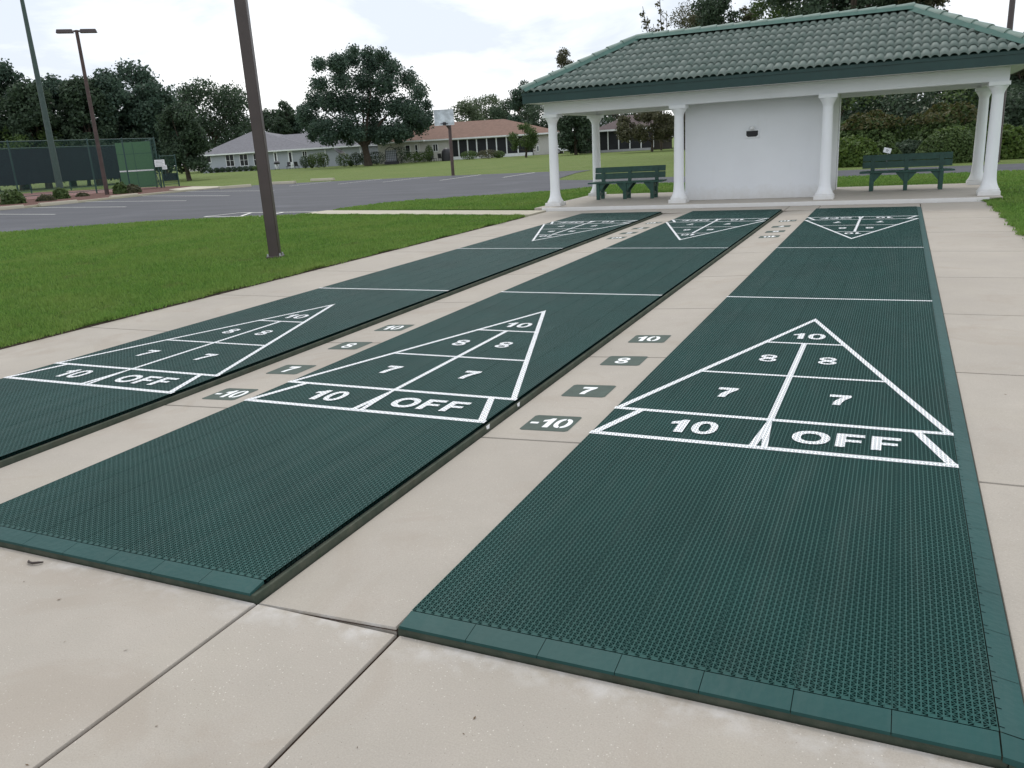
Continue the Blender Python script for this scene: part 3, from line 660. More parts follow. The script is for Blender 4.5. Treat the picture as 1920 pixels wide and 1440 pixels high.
for i, (x, y, a, lb) in enumerate(spots):
    o = st if i == 0 else st.copy()
    if i: COL.objects.link(o)
    o.location = (x, y, -.04); o.rotation_euler = (0, 0, R(a)); tag(o, lb, 'wheel stop', 'concrete wheel stops in the parking lot')

# ---------------------------------------------------------------- tennis court fences and practice board
def mat_link():
    t = NT('chain_link'); s = t.n('ShaderNodeSeparateXYZ'); t.l(t.co.outputs['Object'], s.inputs[0]); m = t.math
    h = m('ADD', s.outputs[0], s.outputs[1]); a = m('FRACT', m('MULTIPLY', m('ADD', h, s.outputs[2]), 14)); b = m('FRACT', m('MULTIPLY', m('SUBTRACT', h, s.outputs[2]), 14))
    on = m('MAXIMUM', m('LESS_THAN', a, .09), m('LESS_THAN', b, .09))
    bs = t.n('ShaderNodeBsdfPrincipled'); bs.inputs['Base Color'].default_value = (.03, .09, .08, 1); bs.inputs['Roughness'].default_value = .6
    tr = t.n('ShaderNodeBsdfTransparent'); mx = t.n('ShaderNodeMixShader'); t.l(on, mx.inputs[0]); t.l(tr.outputs[0], mx.inputs[1]); t.l(bs.outputs[0], mx.inputs[2]); t.l(mx.outputs[0], t.out.inputs[0]); return t.m
LINK = mat_link()
def fence(a, b, n, h, label, wind=None, cat='fence'):
    a = Vector((*a, 0)); b = Vector((*b, 0)); d = b-a; L = d.length; an = math.atan2(d.y, d.x)
    f = empty('chain_link_fence', (a.x, a.y, -.03), an, label, cat)
    p0 = MB().lathe([(.05,0),(.05,h),(.035,h+.06),(.01,h+.08)], 8).build('post', FENCEG, f)
    for k in range(1, n+1):
        q = p0.copy(); COL.objects.link(q); q.parent = f; q.location = (L*k/n, 0, 0)
    MB().tube([(0,0,h-.03),(L,0,h-.03)], .035, 6).build('top_rail', FENCEG, f); MB().tube([(0,0,.2),(L,0,.2)], .02, 6).build('bottom_rail', FENCEG, f)
    MB().quad((0,.055,.05),(L,.055,.05),(L,.055,h-.03),(0,.055,h-.03)).build('mesh_panel', LINK, f, smooth=0)
    if wind: 
        w_ = MB(); N = 60
        for k in range(N):
            x0, x1 = L*wind[2]+L*(1-wind[2])*k/N, L*wind[2]+L*(1-wind[2])*(k+1)/N; yy = lambda x: .075+.02*math.sin(x*3.1)
            w_.quad((x0,yy(x0),wind[0]+.02*math.sin(x0*2)),(x1,yy(x1),wind[0]+.02*math.sin(x1*2)),(x1,yy(x1),wind[1]),(x0,yy(x0),wind[1]))
        w_.build('windscreen', WIND, f, smooth=60)
    return f
fence((-50.1, 43.4), (-50.6, 12), 11, 3.6, 'near green chain link fence of the tennis court, see-through')
fence((-63.5, 53.6), (-65, 14), 11, 3.6, 'far tennis court fence covered with a dark windscreen', (.75, 3.5, 0))
fence((-63.4, 53.7), (-50.15, 43.45), 5, 3.6, 'end fence of the tennis court behind the green practice board')
gt = fence((-50.0, 43.55), (-49.85, 44.9), 1, 2.3, 'low green chain link gate panel right of the practice board, holding two white signs', (.45, 1.0, 0), 'gate')
pa, pb_ = at(230, 352, 71.5), at(294, 351, 70.2)
d = Vector((pb_[0]-pa[0], pb_[1]-pa[1], 0)); L = d.length
pbd = empty('practice_board', (pa[0], pa[1], -.03), math.atan2(d.y, d.x), 'green tennis practice wall with a white net line', 'practice wall')
MB().box(0, L, 0, .08, .1, 3.42).build('board', BOARD, pbd); 
MB().box(.0, L, -.012, -.001, 1.28, 1.38).build('net_line', WHITE, pbd)
sm_ = MB().box(L/2-.02, L/2+.02, -.006, -.0005, .1, 1.279); sm_.box(L/2-.02, L/2+.02, -.006, -.0005, 1.381, 3.35); sm_.box(0, L/2-.021, -.006, -.0005, 2.55, 2.58); sm_.box(L/2+.021, L, -.006, -.0005, 2.55, 2.58); sm_.build('seam', FENCEG, pbd)
for s in (.05, L-.05): MB().tube([(s,.12,0),(s,.12,3.4)], .04, 6).build('post', FENCEG, pbd)
MB().tube([(L+.0,.1,1.2),(L+.6,-.5,0)], .035, 6).build('brace', FENCEG, pbd)
for px, py, w_, h_, lb in ((299.5,306,.68,.48,'larger white rectangular sign on the tennis court gate'),(308.5,313.5,.32,.30,'small square white notice below the larger sign on the tennis gate')):
    p = at(px, py, 66.2); s = empty('court_sign', tuple(p), R(42), lb, 'sign', 'white signs at the tennis court')
    MB().box(-w_/2, w_/2, -.012, .012, -h_/2, h_/2).build('panel', WHITE, s, bev=.003)
    tx = MB()
    for k in range(4): tx.box(-w_*.38, w_*(.38-.1*(k % 2)), -.016, -.0125, h_*(.28-.2*k), h_*(.33-.2*k))
    tx.build('lettering', GREYM, s); MB().tube([(0,.04,-h_/2-.5),(0,.04,h_/2)], .02, 6).build('post', FENCEG, s)

# ---------------------------------------------------------------- vegetation
def leaves(centers, radii, n, size, squash=.8, hollow=.45):
    """quads scattered in clumps: centers (k,3), radii (k,)"""
    centers = np.asarray(centers, float); radii = np.asarray(radii, float)
    w_ = radii**2; w_ /= w_.sum(); idx = rng.choice(len(centers), n, p=w_)
    d = rng.normal(size=(n, 3)); d /= np.linalg.norm(d, axis=1)[:, None]
    r = (hollow+(1.05-hollow)*rng.random(n)**.6)*radii[idx]; r *= 1+.15*rng.normal(size=n)
    c = centers[idx]+d*r[:, None]*np.array([1, 1, squash])
    nrm = d*.7+rng.normal(size=(n, 3))*.7; nrm[:, 2] += .25; nrm /= np.linalg.norm(nrm, axis=1)[:, None]
    a = np.cross(nrm, rng.normal(size=(n, 3))); a /= np.linalg.norm(a, axis=1)[:, None]; b = np.cross(nrm, a)
    s = size*(.6+.8*rng.random(n)); a = a*s[:, None]*.5; b = b*(s*(.45+.4*rng.random(n)))[:, None]*.5
    V = np.empty((n, 4, 3)); V[:, 0] = c-a; V[:, 1] = c-b*1.1; V[:, 2] = c+a; V[:, 3] = c+b*1.1
    return V.reshape(-1, 3), np.arange(4*n).reshape(n, 4)
def crown_points(k, rx, ry, rz, cz, lop=.25, low=-.8):
    P = []; rad = []
    while len(P) < k:
        zn = rng.uniform(max(low, -.92), .92); a = rng.uniform(0, 2*PI); f = .25+.6*rng.random()**.5
        hr = math.sqrt(max(0, 1-abs(zn)**2.4)) if zn > 0 else math.sqrt(1-abs(zn)**5*(.8 if low > -.95 else .25))
        P.append(np.array([rx*hr*f*math.cos(a), ry*hr*f*math.sin(a), cz+zn*rz*.88])); rad.append(min(rx, rz)*(.20+.2*rng.random()))
    return np.array(P), np.array(rad)
def tree(px, ptop, hw, d, kind, label, pbot=None, n=5200, size=.42, k=46, name='tree', cat='tree', group=None, tr=.25, low=-.8, asp=1., hollow=.4):
    pm = at(px, ptop*.6+(290 if pbot is None else pbot)*.4, d); x, y = pm[0], pm[1]
    top = at(px, ptop, d)[2]; bot = .6 if pbot is None else max(.2, at(px, pbot, d)[2])
    rx = hw/F*math.dist((x, y), CAM[:2])*1.0/abs(np.dot(fw[:2]/np.linalg.norm(fw[:2]), ((x-CAM[0])/d, (y-CAM[1])/d)))
    rz = (top-bot)/2; cz = (top+bot)/2
    o = empty(name, (x, y, -.05), random.uniform(0, 6), label, cat, group)
    n = int(n*2.3); size *= .68; P, rad = crown_points(k, rx, rx*asp, rz, cz, low=low); 
    P[0] = (0, 0, top-rad[0]*.8)
    V, Q = leaves(P, rad, n, size, .85, hollow); V[:, 2] = np.maximum(V[:, 2], .05)
    np_mesh('crown', V, Q, LEAF[kind], o)
    t_ = MB(); h = cz; r = max(.12, min(.55, rz*.055)); t_.tube([(0,0,0),(.1,.05,h*.35),(-.05,.1,h*.7),(0,0,h*1.1)], [r*1.35, r, r*.8, r*.45], 9)
    for j in range(8):
        q = P[rng.integers(len(P))]; s_ = Vector((0, 0, h*random.uniform(.35, .8))); e_ = Vector(q); mid_ = s_.lerp(e_, .55)+Vector((0, 0, -.05*rz)); t_.tube([s_, mid_, e_], [r*.5, r*.3, r*.1], 6)
    t_.build('trunk', BARK, o, smooth=60); return o
BG = 'trees behind the tennis court'
for px, pt, hw, d, kd, lb in [
 (-45,120,55,104,'dark','dark tree at the left edge of the photo, partly cut off'),
 (15,112,40,104,'blue','feathery tree left of the tall green pole'),
 (62,148,38,100,'dark','shorter dark tree directly behind the tall green pole'),
 (108,138,42,104,'blue','tree with a ragged top between the two tall poles'),
 (160,140,40,100,'dark','dark tree behind the brown twin-head pole'),
 (205,128,42,101,'blue','rounded blue-green tree just right of the twin-head pole'),
 (243,110,52,106,'blue','tallest bushy tree of the left wood, above the practice board'),
 (292,152,44,101,'blue','dark green tree sloping down right behind the practice board')]:
    tree(px, pt, hw, d, kd, lb, n=6500, size=.46, k=60, group=BG, low=-1, hollow=.35)
tree(338,190,38,92,'dark','dense low tree reaching the ground left of the gray house', n=6500, size=.36, k=60, low=-1, group=BG, name='bushy_tree')
tree(20,235,75,100,'mid','green undergrowth shrub behind the left part of the tennis court', n=5000, size=.4, k=50, low=-1, group=BG, name='shrub', cat='shrub')
tree(150,235,80,102,'dark','dark undergrowth shrub behind the windscreen fence', n=5000, size=.4, k=50, low=-1, group=BG, name='shrub', cat='shrub')
tree(255,235,70,102,'dark','dark undergrowth shrub behind the practice board', n=5000, size=.4, k=50, low=-1, group=BG, name='shrub', cat='shrub')
BH = 'trees behind the houses'
tree(392,148,76,168,'dark','wide dark round tree behind the left end of the gray house', 300, n=9000, size=.62, k=70, group=BH, low=-1)
tree(505,205,48,185,'dark','low dark tree just right of the near bronze pole', 290, n=4500, size=.6, group=BH, low=-1)
tree(534,188,24,178,'dark','small pointed dark tree above the gray house roof', 285, n=2600, size=.55, k=26, group=BH, low=-1)
tree(565,215,36,180,'blue','dark tree behind the left foot of the big oak', 285, n=3500, size=.6, group=BH, low=-1)
tree(440,262,70,178,'dark','low dark tree filling the gap above the gray house roof', 300, n=4000, size=.6, group=BH, low=-1)
# the big oak
oak = tree(680,102,102,119,'dark','big spreading oak between the gray and the red-roofed house', 262, n=9500, size=.44, k=62, name='oak_tree', low=-.55, hollow=.3)
P = []; rad = []
sc = 119/F
for px, py, r_ in [(600,125,17),(625,115,18),(655,112,20),(690,100,14),(700,118,22),(735,128,20),(765,150,20),(785,175,22),(640,150,26),(680,150,28),(720,160,28),(600,160,20),(585,190,20),(620,190,26),(660,195,30),(700,200,30),(745,200,28),(775,205,24),(580,225,18),(610,232,24),(650,238,26),(700,240,26),(745,240,22),(785,235,20),(590,252,14),(625,262,14),(655,262,12),(716,260,18),(745,258,16),(610,245,18),(645,252,18),(672,248,18),(705,252,18),(770,225,20),(760,248,14),(635,120,20),(720,105,18),(665,98,14),(578,230,16),(572,205,14),(592,246,16),(798,192,14),(800,225,15),(562,218,12),(610,262,12),(690,256,18),(728,252,18)]:
    for q in range(2):
        p = at(px+random.uniform(-6, 6), py+random.uniform(-6, 6), 119+random.uniform(-5, 5)); P.append(p); rad.append(r_*sc*random.uniform(.75, 1.0))
P = np.array(P)-np.array(oak.location); rad = np.array(rad)
oak.rotation_euler = (0, 0, 0)
for c in kids(oak): bpy.data.objects.remove(c)
V, Q = leaves(P, rad, 62000, .28, .9, .1); np_mesh('crown', V, Q, LEAF['blue'], oak)
t_ = MB(); x = at(690, 300, 119)-np.array(oak.location)
t_.tube([(x[0],x[1],0),(x[0]-.1,x[1],1.2),(x[0]-.3,x[1],2.6)], [.62,.46,.44], 10)
for tx, ty in ((600,200),(640,150),(700,140),(760,180),(730,240),(625,245),(680,190)):
    e_ = at(tx, ty, 119)-np.array(oak.location); s_ = Vector((x[0]-.3, x[1], 2.4)); e_ = Vector(e_); t_.tube([s_, s_.lerp(e_, .4)+Vector((0,0,.6)), e_], [.26,.16,.05], 7)
t_.build('trunk', BARK, oak, smooth=60)
tree(786,203,40,135,'blue','smaller dark tree touching the right side of the big oak', 290, n=4500, size=.5, k=30, group=BH, low=-1)
tree(725,280,26,175,'pale','pale shrubby tree seen under the big oak', 300, n=2000, size=.5, k=24, group=BH, low=-1)
tree(868,188,38,205,'pale','pale green tree right of the basketball backboard', 285, n=4000, size=.62, k=44, group=BH, low=-1)
tree(912,176,46,212,'pale','pale grey-green tree above the red roof', 285, n=5000, size=.62, k=50, group=BH, low=-1)
tree(958,182,40,180,'dark','dark tree above the right end of the red roof', 290, n=4000, size=.55, k=44, group=BH, low=-1)
tree(985,150,30,165,'blue','ragged tree just left of the pavilion roof corner', 290, n=3600, size=.5, k=36, group=BH, low=-1)
tree(1060,90,27,150,'brown','tall narrow reddish tree above the left slope of the pavilion roof', 290, n=3600, size=.45, k=36, group=BH, low=-1)
tree(1015,190,45,140,'dark','dark tree behind the front left column', 290, n=4500, size=.45, k=44, group=BH, low=-1)
tree(1078,190,38,107,'dark','dark round tree between the two left columns', 286, n=4500, size=.42, k=44, group=BH, low=-1)
tree(1222,205,72,98,'brown','brownish green tree spreading over the right side of the dark-roofed house', 288, n=5500, size=.34, k=44, low=-.4, hollow=.3)
tree(1150,170,60,150,'dark','dark tree behind the brown-roofed house', 270, n=3500, size=.5, k=44, group=BH, low=-1)
tree(984,230,30,108,'mid','multi-stem crape myrtle in front of the red-roofed house porch', 287, n=2600, size=.24, k=40, name='shrub_tree', low=-.8, hollow=.15, cat='small tree')
BP = 'tall trees behind the pavilion roof'
for px, pt, hw, d, kd, lb, n_, k_ in [
 (1285,2,50,98,'brown','brownish tree just right of the bare saplings above the roof',5200,34),
 (1350,-35,46,64,'dark','tree behind the left middle of the pavilion ridge',5000,32),
 (1322,15,44,68,'brown','brownish green tree filling the gap left of the ridge middle',4500,34),
 (1415,8,42,72,'dark','dark tree between the thin tree and the middle of the ridge',4500,36),
 (1392,10,34,70,'brown','thin tree with sky gaps behind the pavilion ridge',1900,26),
 (1445,-40,56,66,'mid','green tree with sky gaps above the middle of the ridge',4200,36),
 (1512,-110,66,60,'dark','dense dark tree above the middle of the ridge',8500,50),
 (1600,-150,78,58,'dark','largest dark tree above the right half of the ridge',10500,56),
 (1672,-120,66,60,'dark','dark tree just left of the right ridge end',8500,50),
 (1722,-50,46,57,'brown','dark brownish tree overhanging the right ridge end',5500,36)]:
    tree(px, pt, hw, d, kd, lb, 190, n=n_, size=.26, k=k_, group=BP, low=-1, hollow=.3)
tree(1935,35,50,62,'brown','brownish tree cut by the right edge of the photo', n=5000, size=.30, k=40, low=-1)
for px, pt, hw, d, kd in [(1600,130,80,66,'dark'),(1700,140,80,64,'mid'),(1820,120,70,62,'dark'),(1905,150,60,60,'dark')]:
    tree(px, pt, hw, d, kd, {1600:'dark tree behind the oleander shrubs, by the storage wall',1700:'green tree behind the oleanders in the middle of the right bay',1820:'dark tree seen behind the right rear column',1905:'dark tree right of the front right column'}[px], n=9000, size=.3, k=46, low=-1, group='woodland trees behind the shrubs')
# bare sapling twigs left of the trees over the roof
x, y = ground(1240, 104); sp = empty('bare_sapling', (x, y, -.05), 0, 'thin sparse sapling with wispy branches above the pavilion roof', 'tree')
tw = MB(); lf = []
for tx, ty in ((1205,12),(1213,30),(1236,-20),(1225,45),(1250,20)):
    e_ = Vector(at(tx, ty, 104))-Vector((x, y, -.05)); m_ = e_*.6+Vector((.3,.1,.2)); tw.tube([(0,0,0),m_,e_], [.12,.07,.03], 5)
    for q in range(9): f = .55+.45*q/9; c = m_.lerp(e_, max(0, (f-.6)/.4)); lf.append((c.x+random.uniform(-.3,.3), c.y, c.z+random.uniform(-.2,.2)))
tw.build('trunk', BARK, sp); V, Q = leaves(lf, [.4]*len(lf), 900, .30, 1, .1); np_mesh('crown', V, Q, LEAF['brown'], sp)

# shrubs beyond the path
def shrub(px, py_top, hw, d, kind, label, top_kind=None, n=4200, size=.11, smoothness=0., group=None, name='shrub', pbot=None):
    x, y = ground(px, d); top = at(px, py_top, d)[2]; rx = hw/F*d/abs(np.dot(fw[:2]/np.linalg.norm(fw[:2]), ((x-CAM[0])/d, (y-CAM[1])/d)))
    o = empty(name, (x, y, -.05), 0, label, 'shrub', group)
    def shell(n_, zlo, rnd):
        dv = rng.normal(size=(n_, 3)); dv /= np.linalg.norm(dv, axis=1)[:, None]; dv[:, 2] = np.abs(dv[:, 2])
        f = (1-rnd*rng.random(n_)**2)
        lump = 1+(.10-.09*smoothness)*np.sin(dv[:, 0]*7+px)*np.cos(dv[:, 1]*6+dv[:, 2]*5)
        c = dv*np.array([rx, rx*.8, top])*(f*lump)[:, None]; m = c[:, 2] > zlo*top; return c[m], dv[m]
    for nm, kd, c, dv in [('foliage', kind, *shell(n, .0, .5))]+([('top_growth', top_kind, *shell(int(n*(.05 if top_kind == 'flower' else .12 if top_kind == 'lime' else .6)), .5 if top_kind == 'flower' else .88 if top_kind == 'lime' else .68, .10))] if top_kind else []):
        if nm == 'top_growth': c = c*1.02+np.array([0, 0, .03])
        k_ = len(c); nrm = dv+rng.normal(size=(k_, 3))*.6; nrm /= np.linalg.norm(nrm, axis=1)[:, None]
        a = np.cross(nrm, rng.normal(size=(k_, 3))); a /= np.linalg.norm(a, axis=1)[:, None]; b = np.cross(nrm, a); s = size*(.6+.8*rng.random(k_))
        a = a*s[:, None]*.6; b = b*s[:, None]*.35; V = np.empty((k_, 4, 3)); V[:, 0] = c-a; V[:, 1] = c-b; V[:, 2] = c+a; V[:, 3] = c+b
        V[..., 2] = np.maximum(V[..., 2], .02); V = V.reshape(-1, 3)
        if top_kind == 'flower':         # blossoms belong to the foliage itself
            if nm == 'foliage': held = V; continue
            f_ = np_mesh('foliage', np.concatenate([held, V]), np.arange(len(held)+len(V)).reshape(-1, 4), LEAF[kind], o); f_.data.materials.append(LEAF[kd])
            mi = np.zeros((len(held)+len(V))//4, np.int32); mi[len(held)//4:] = 1; f_.data.polygons.foreach_set('material_index', mi); continue
        np_mesh(nm, V, np.arange(4*k_).reshape(k_, 4), LEAF[kd], o)
    st_ = MB()
    for j in range(5): a_ = j*1.3; st_.tube([(0.1*math.cos(a_),.1*math.sin(a_),0),(rx*.3*math.cos(a_),rx*.3*math.sin(a_),top*.4),(rx*.6*math.cos(a_),rx*.5*math.sin(a_),top*.75)], [.04,.03,.01], 5)
    st_.build('stem', BARK, o); return o
SG = 'shrubs beyond the path behind the pavilion'
shrub(1628,213,62,41,'mid','round shrub with rusty red tips right of the storage wall','rust',n=7000,size=.13,group=SG)
shrub(1775,198,70,41,'mid','larger round shrub with rusty tips behind the clipped dark hedge ball','rust',n=8000,size=.13,group=SG)
shrub(1783,237,48,37.5,'mid','clipped dark green hedge ball right of the right bench','lime',n=9000,size=.085,smoothness=1,group=SG)
shrub(1597,255,45,37.5,'lime','bright green ferny shrub beside the storage wall',None,n=4500,size=.12,group=SG)
shrub(1655,262,28,38,'mid','small green shrub left of the little white sign',None,n=2800,size=.11,group=SG)
shrub(1705,262,36,39.5,'dark','dark shrub between the two rusty-topped shrubs',None,n=3500,size=.12,group=SG)
shrub(1700,160,70,47,'dark','tall dark oleander shrub with pale blossoms behind the rusty-topped shrubs','flower',n=7000,size=.15,group=SG)
shrub(1610,165,60,48,'dark','tall dark oleander beside the storage wall','mid',n=6500,size=.15,group=SG)
shrub(1800,160,60,48,'dark','tall dark shrub behind the right rear column','mid',n=6500,size=.15,group=SG)
shrub(1880,235,40,39,'lime','loose bright green shrub right of the front right column',None,n=5000,size=.12,group=SG)
shrub(1935,250,45,41,'mid','green shrub at the right edge of the photo','rust',n=5000,size=.13,group=SG)
shrub(1900,165,50,50,'dark','tall dark shrub at the right edge behind the green one',None,n=6000,size=.15,group=SG)
shrub(1560,225,60,42,'mid','shrub mostly hidden behind the storage wall',None,n=3000,size=.13,group=SG)
# mulch-bed shrubs
for px, pt, hw, d, kd, lb in [(5,355,18,55,'mid','low shrub at the left edge beside the first wheel stop'),(98,352,13,58,'mid','low shrub left of the tall green pole foot'),(68,366,14,56,'brown','dry brown tuft left of the tall green pole'),
     (140,362,10,60,'brown','small dry tuft between the two pole feet'),(214,342,13,60,'mid','green shrub right of the twin-head pole foot'),(236,345,14,60,'brown','dry brown grass clump in front of the practice board')]:
    shrub(px, pt, hw, d, kd, lb, None, n=900, size=.16, group='low shrubs in the red mulch bed')

# small sign on a stake
q = at(1664, 282, 33.5); sg = empty('yard_sign', (q[0], q[1], -.05), R(-8), 'small tilted white yard sign with a dark emblem on a stake behind the right bench', 'sign')
zz_ = q[2]+.05; pn = MB().box(-.125, .125, -.012, .012, -.085, .085).build('panel', WHITE, sg, bev=.003); pn.location = (0, -.02, zz_); pn.rotation_euler = (0, R(14), 0)
em = MB()
for k in range(5): a = k*2*PI/5; em.add([(0,-.0135,0),(.05*math.cos(a),-.0135,.05*math.sin(a)),(.05*math.cos(a+.5),-.0135,.05*math.sin(a+.5))], [(0,2,1)])
em.build('emblem', DARK, pn, smooth=0); MB().tube([(0,0,0),(0,0,zz_-.02)], .012, 6).build('stake', GREYM, sg)
q = at(1902, 215, 60); pl = empty('white_post', (q[0], q[1], -.05), 0, 'white post among the bushes near the right edge of the photo', 'post')
MB().box(-.13, .13, -.13, .13, 0, 2.9).build('shaft', WHITE, pl, bev=.01); MB().box(-.17, .17, -.17, .17, 2.9, 3.0).build('cap', WHITE, pl, bev=.01)

# ---------------------------------------------------------------- houses
class House:
    def __init__(s, name, a, b, depth, wall_h, label, wallm, roofm, trim=WHITE):
        s.A = np.array(a); s.B = np.array(b); e = s.B-s.A; s.L = float(np.linalg.norm(e)); s.e = e/s.L; s.n = np.array([-s.e[1], s.e[0]])
        if np.dot(s.n, s.A-CAM[:2]) < 0: s.n = -s.n
        s.o = empty(name, (a[0], a[1], -.05), math.atan2(s.e[1], s.e[0]), label, 'house'); s.dep = depth; s.h = wall_h; s.wm = wallm; s.rm = roofm; s.tr = trim
    def loc(s, px, py, off=0):           # sight line meets the wall plane (off metres behind it)
        v = ray(px, py); p0 = s.A+s.n*off; t = np.dot(p0-CAM[:2], s.n)/np.dot(v[:2], s.n); p = CAM+v*t
        return float(np.dot(p[:2]-s.A, s.e)), float(p[2])+.05
    def walls(s, x0, x1, y0=0., y1=None, h=None): return MB().box(x0, x1, y0, s.dep if y1 is None else y1, 0, h or s.h).build('wall', s.wm, s.o)
    def hip(s, x0, x1, y0, y1, z0, r0, r1, zr, m=None):
        ov = .5; x0 -= ov; x1 += ov; y0 -= ov; y1 += ov; yc = (y0+y1)/2
        r = MB().add([(x0,y0,z0),(x1,y0,z0),(x1,y1,z0),(x0,y1,z0),(r0,yc,zr),(r1,yc,zr)], [(0,1,5,4),(1,2,5),(2,3,4,5),(3,0,4),(3,2,1,0)]).build('roof', m or s.rm, s.o, smooth=0)
        f = MB(); f.box(x0-.02, x1+.02, y0-.1, y0-.005, z0-.16, z0+.04); f.box(x0-.06, x0-.021, y0-.1, y1, z0-.16, z0+.03); f.box(x1+.021, x1+.06, y0-.1, y1, z0-.16, z0+.03); f.build('gutter', s.tr, r); return r
    def window(s, px0, px1, py0, py1, bars=(1,1), name='window', glass=BLACK, off=0):
        x0, z1 = s.loc(px0, py0, off); x1, z0 = s.loc(px1, py1, off); y = off
        f = MB(); w_ = .09; f.box(x0, x1, y-.05, y-.005, z1-w_, z1); f.box(x0, x1, y-.06, y-.005, z0, z0+w_); f.box(x0, x0+w_, y-.05, y-.005, z0+w_, z1-w_); f.box(x1-w_, x1, y-.05, y-.005, z0+w_, z1-w_)
        for k in range(1, bars[0]+1): xx = x0+(x1-x0)*k/(bars[0]+1); f.box(xx-.04, xx+.04, y-.048, y-.006, z0+w_, z1-w_)
        for k in range(1, bars[1]+1): zc = z0+(z1-z0)*k/(bars[1]+1); f.box(x0+w_, x1-w_, y-.044, y-.007, zc-.025, zc+.025)
        o = f.build(name, s.tr, s.o); MB().box(x0+w_*.5, x1-w_*.5, y-.03, y-.002, z0+w_*.5, z1-w_*.5).build('pane', glass, o); return o
SHG = plain('gray_shingles', (.17, .168, .185), .9, .14, 3, bump=.5, bs=20); SHR = plain('red_brown_shingles', (.185, .112, .085), .9, .16, 2.5, bump=.5, bs=20)
SHB = plain('brown_shingles', (.085, .062, .062), .9, .15, 2.5); SHO = plain('orange_shingles', (.30, .13, .09), .9, .12, 2.5)
WG = plain('gray_siding', (.38, .41, .45), .8, .05); WC = plain('cream_stucco', (.56, .545, .52), .8, .06); WB = plain('dark_siding', (.10, .09, .08), .8, .1)
Ag = np.array([-75.4, 107.3]); dg = np.array([-102.6, 117.1])-Ag; dg /= np.linalg.norm(dg)
H1 = House('gray_house', ground(373, 150), Ag, 13, 2.85, 'long gray house with a gray hip roof behind the near bronze pole', WG, SHG)
xl = .0; xm = H1.loc(565, 300)[0]; H1.walls(.3, H1.L)
xp = H1.loc(478, 245, 6.5)[0]; zt = H1.loc(478, 245, 6.5)[1]; H1.hip(.3, H1.loc(600, 300)[0], 0, 13, 2.86, xp-.3, xp+.3, zt)
rb0, zb = H1.loc(527, 253, 5); rb1 = H1.loc(615, 256, 5)[0]; H1.hip(H1.loc(470, 300)[0], H1.L, -.1, 10.5, 2.89, rb0, rb1, zb)
for a in ((379,397,291,305,1,0),(422,441,290,312,1,1),(448,467,289,311,1,1),(474,493,288,310,1,1),(566,577,283,296,1,0)): H1.window(*a[:4], bars=a[4:])
for a in ((512,523,284,313),(539,550,283,303)):
    x0, z1 = H1.loc(a[0], a[2]); x1, _ = H1.loc(a[1], a[3]); d_ = MB().box(x0, x1, -.06, -.005, .1, z1).build('door', WHITE, H1.o); MB().box(x0+.2, x1-.2, -.07, -.061, 1.0, z1-.25).build('pane', BLACK, d_)
for px in (612, 678): x0, _ = H1.loc(px, 300); MB().box(x0-.08, x0+.08, -.14, -.02, .0, 2.6).build('downspout', WHITE, H1.o)
Ar = np.array([-69.8, 103.5]); Br = np.array([-45.4, 112.6])
H2 = House('red_roofed_house', Ar, Br, 13, 3.0, 'cream house with a red-brown hip roof and a dark screened porch', WC, SHR)
H2.walls(0, H2.loc(845, 290)[0]); H2.walls(H2.loc(845, 290)[0]+.01, H2.loc(1000, 290)[0], 3.0); H2.walls(H2.loc(1000, 290)[0]+.01, H2.L+1.2, .3, 12)
r0_, zr_ = H2.loc(818, 229, 6.5); r1_, _ = H2.loc(944, 225, 6.5); H2.hip(0, H2.L+1, 0, 13, 3.0, r0_, r1_, (zr_+H2.loc(944,225,6.5)[1])/2)
x0, z0 = H2.loc(770, 262); H2.hip(H2.loc(752, 262)[0], H2.loc(790, 262)[0], -1.0, 6, 3.02, H2.loc(771,240)[0]-.1, H2.loc(771,240)[0]+.1, 4.6)
MB().box(H2.loc(755,262)[0], H2.loc(787,262)[0], -1.0, -.001, 0, 2.98).build('bay_wall', WC, H2.o)
H2.window(759,771,272,295,(0,1),off=-1.0); H2.window(777,785,271,293,(0,1),off=-1.0); H2.window(811,822,270,284,(1,0))
xs_ = [H2.loc(p, 290)[0] for p in (845,861,878,895,914,932,951,972,999)]
for a, b in zip(xs_, xs_[1:]):
    MB().box(a+.09, b-.09, -.02, .0, .45, 2.75).build('porch_screen', SCREEN, H2.o); MB().box(a-.085, a+.085, -.1, .04, .45, 2.95).build('porch_post', WHITE, H2.o)
MB().box(xs_[0], xs_[-1], -.08, .15, 0, .44).build('porch_kerb', WHITE, H2.o); MB().box(xs_[0], xs_[-1], -.12, .06, 2.76, 3.0).build('porch_beam', WHITE, H2.o)
H2.window(1006,1011,273,284,(0,0),off=.3)
A3 = np.array(ground(1085, 112)); B3 = np.array(ground(1262, 112))
H3 = House('brown_roofed_house', A3, B3, 11, 2.7, 'dark house with a brown roof and screened porch, seen between the left columns', WB, SHB)
H3.walls(0, H3.loc(1118,270)[0]-.1, 1); H3.walls(H3.loc(1118,270)[0], H3.L, 2.5)
H3.hip(H3.loc(1122,270)[0]-.5, H3.L+3, 0, 11, 2.75, H3.loc(1178,218,5.5)[0], H3.L-2, H3.loc(1178,216,5.5)[1])
xs_ = [H3.loc(p, 265)[0] for p in (1121,1140,1160,1181,1202,1225)]
for a, b in zip(xs_, xs_[1:]):
    MB().box(a+.07, b-.07, -.02, 0, .3, 2.5).build('porch_screen', SCREEN, H3.o); MB().box(a-.06, a+.06, -.08, .04, .3, 2.7).build('porch_post', WHITE, H3.o)
MB().box(xs_[-1]-.06, xs_[-1]+.06, -.08, .04, .3, 2.7).build('porch_post', WHITE, H3.o)
MB().box(xs_[0], xs_[-1], -.06, .1, 0, .29).build('porch_kerb', GREYM, H3.o)
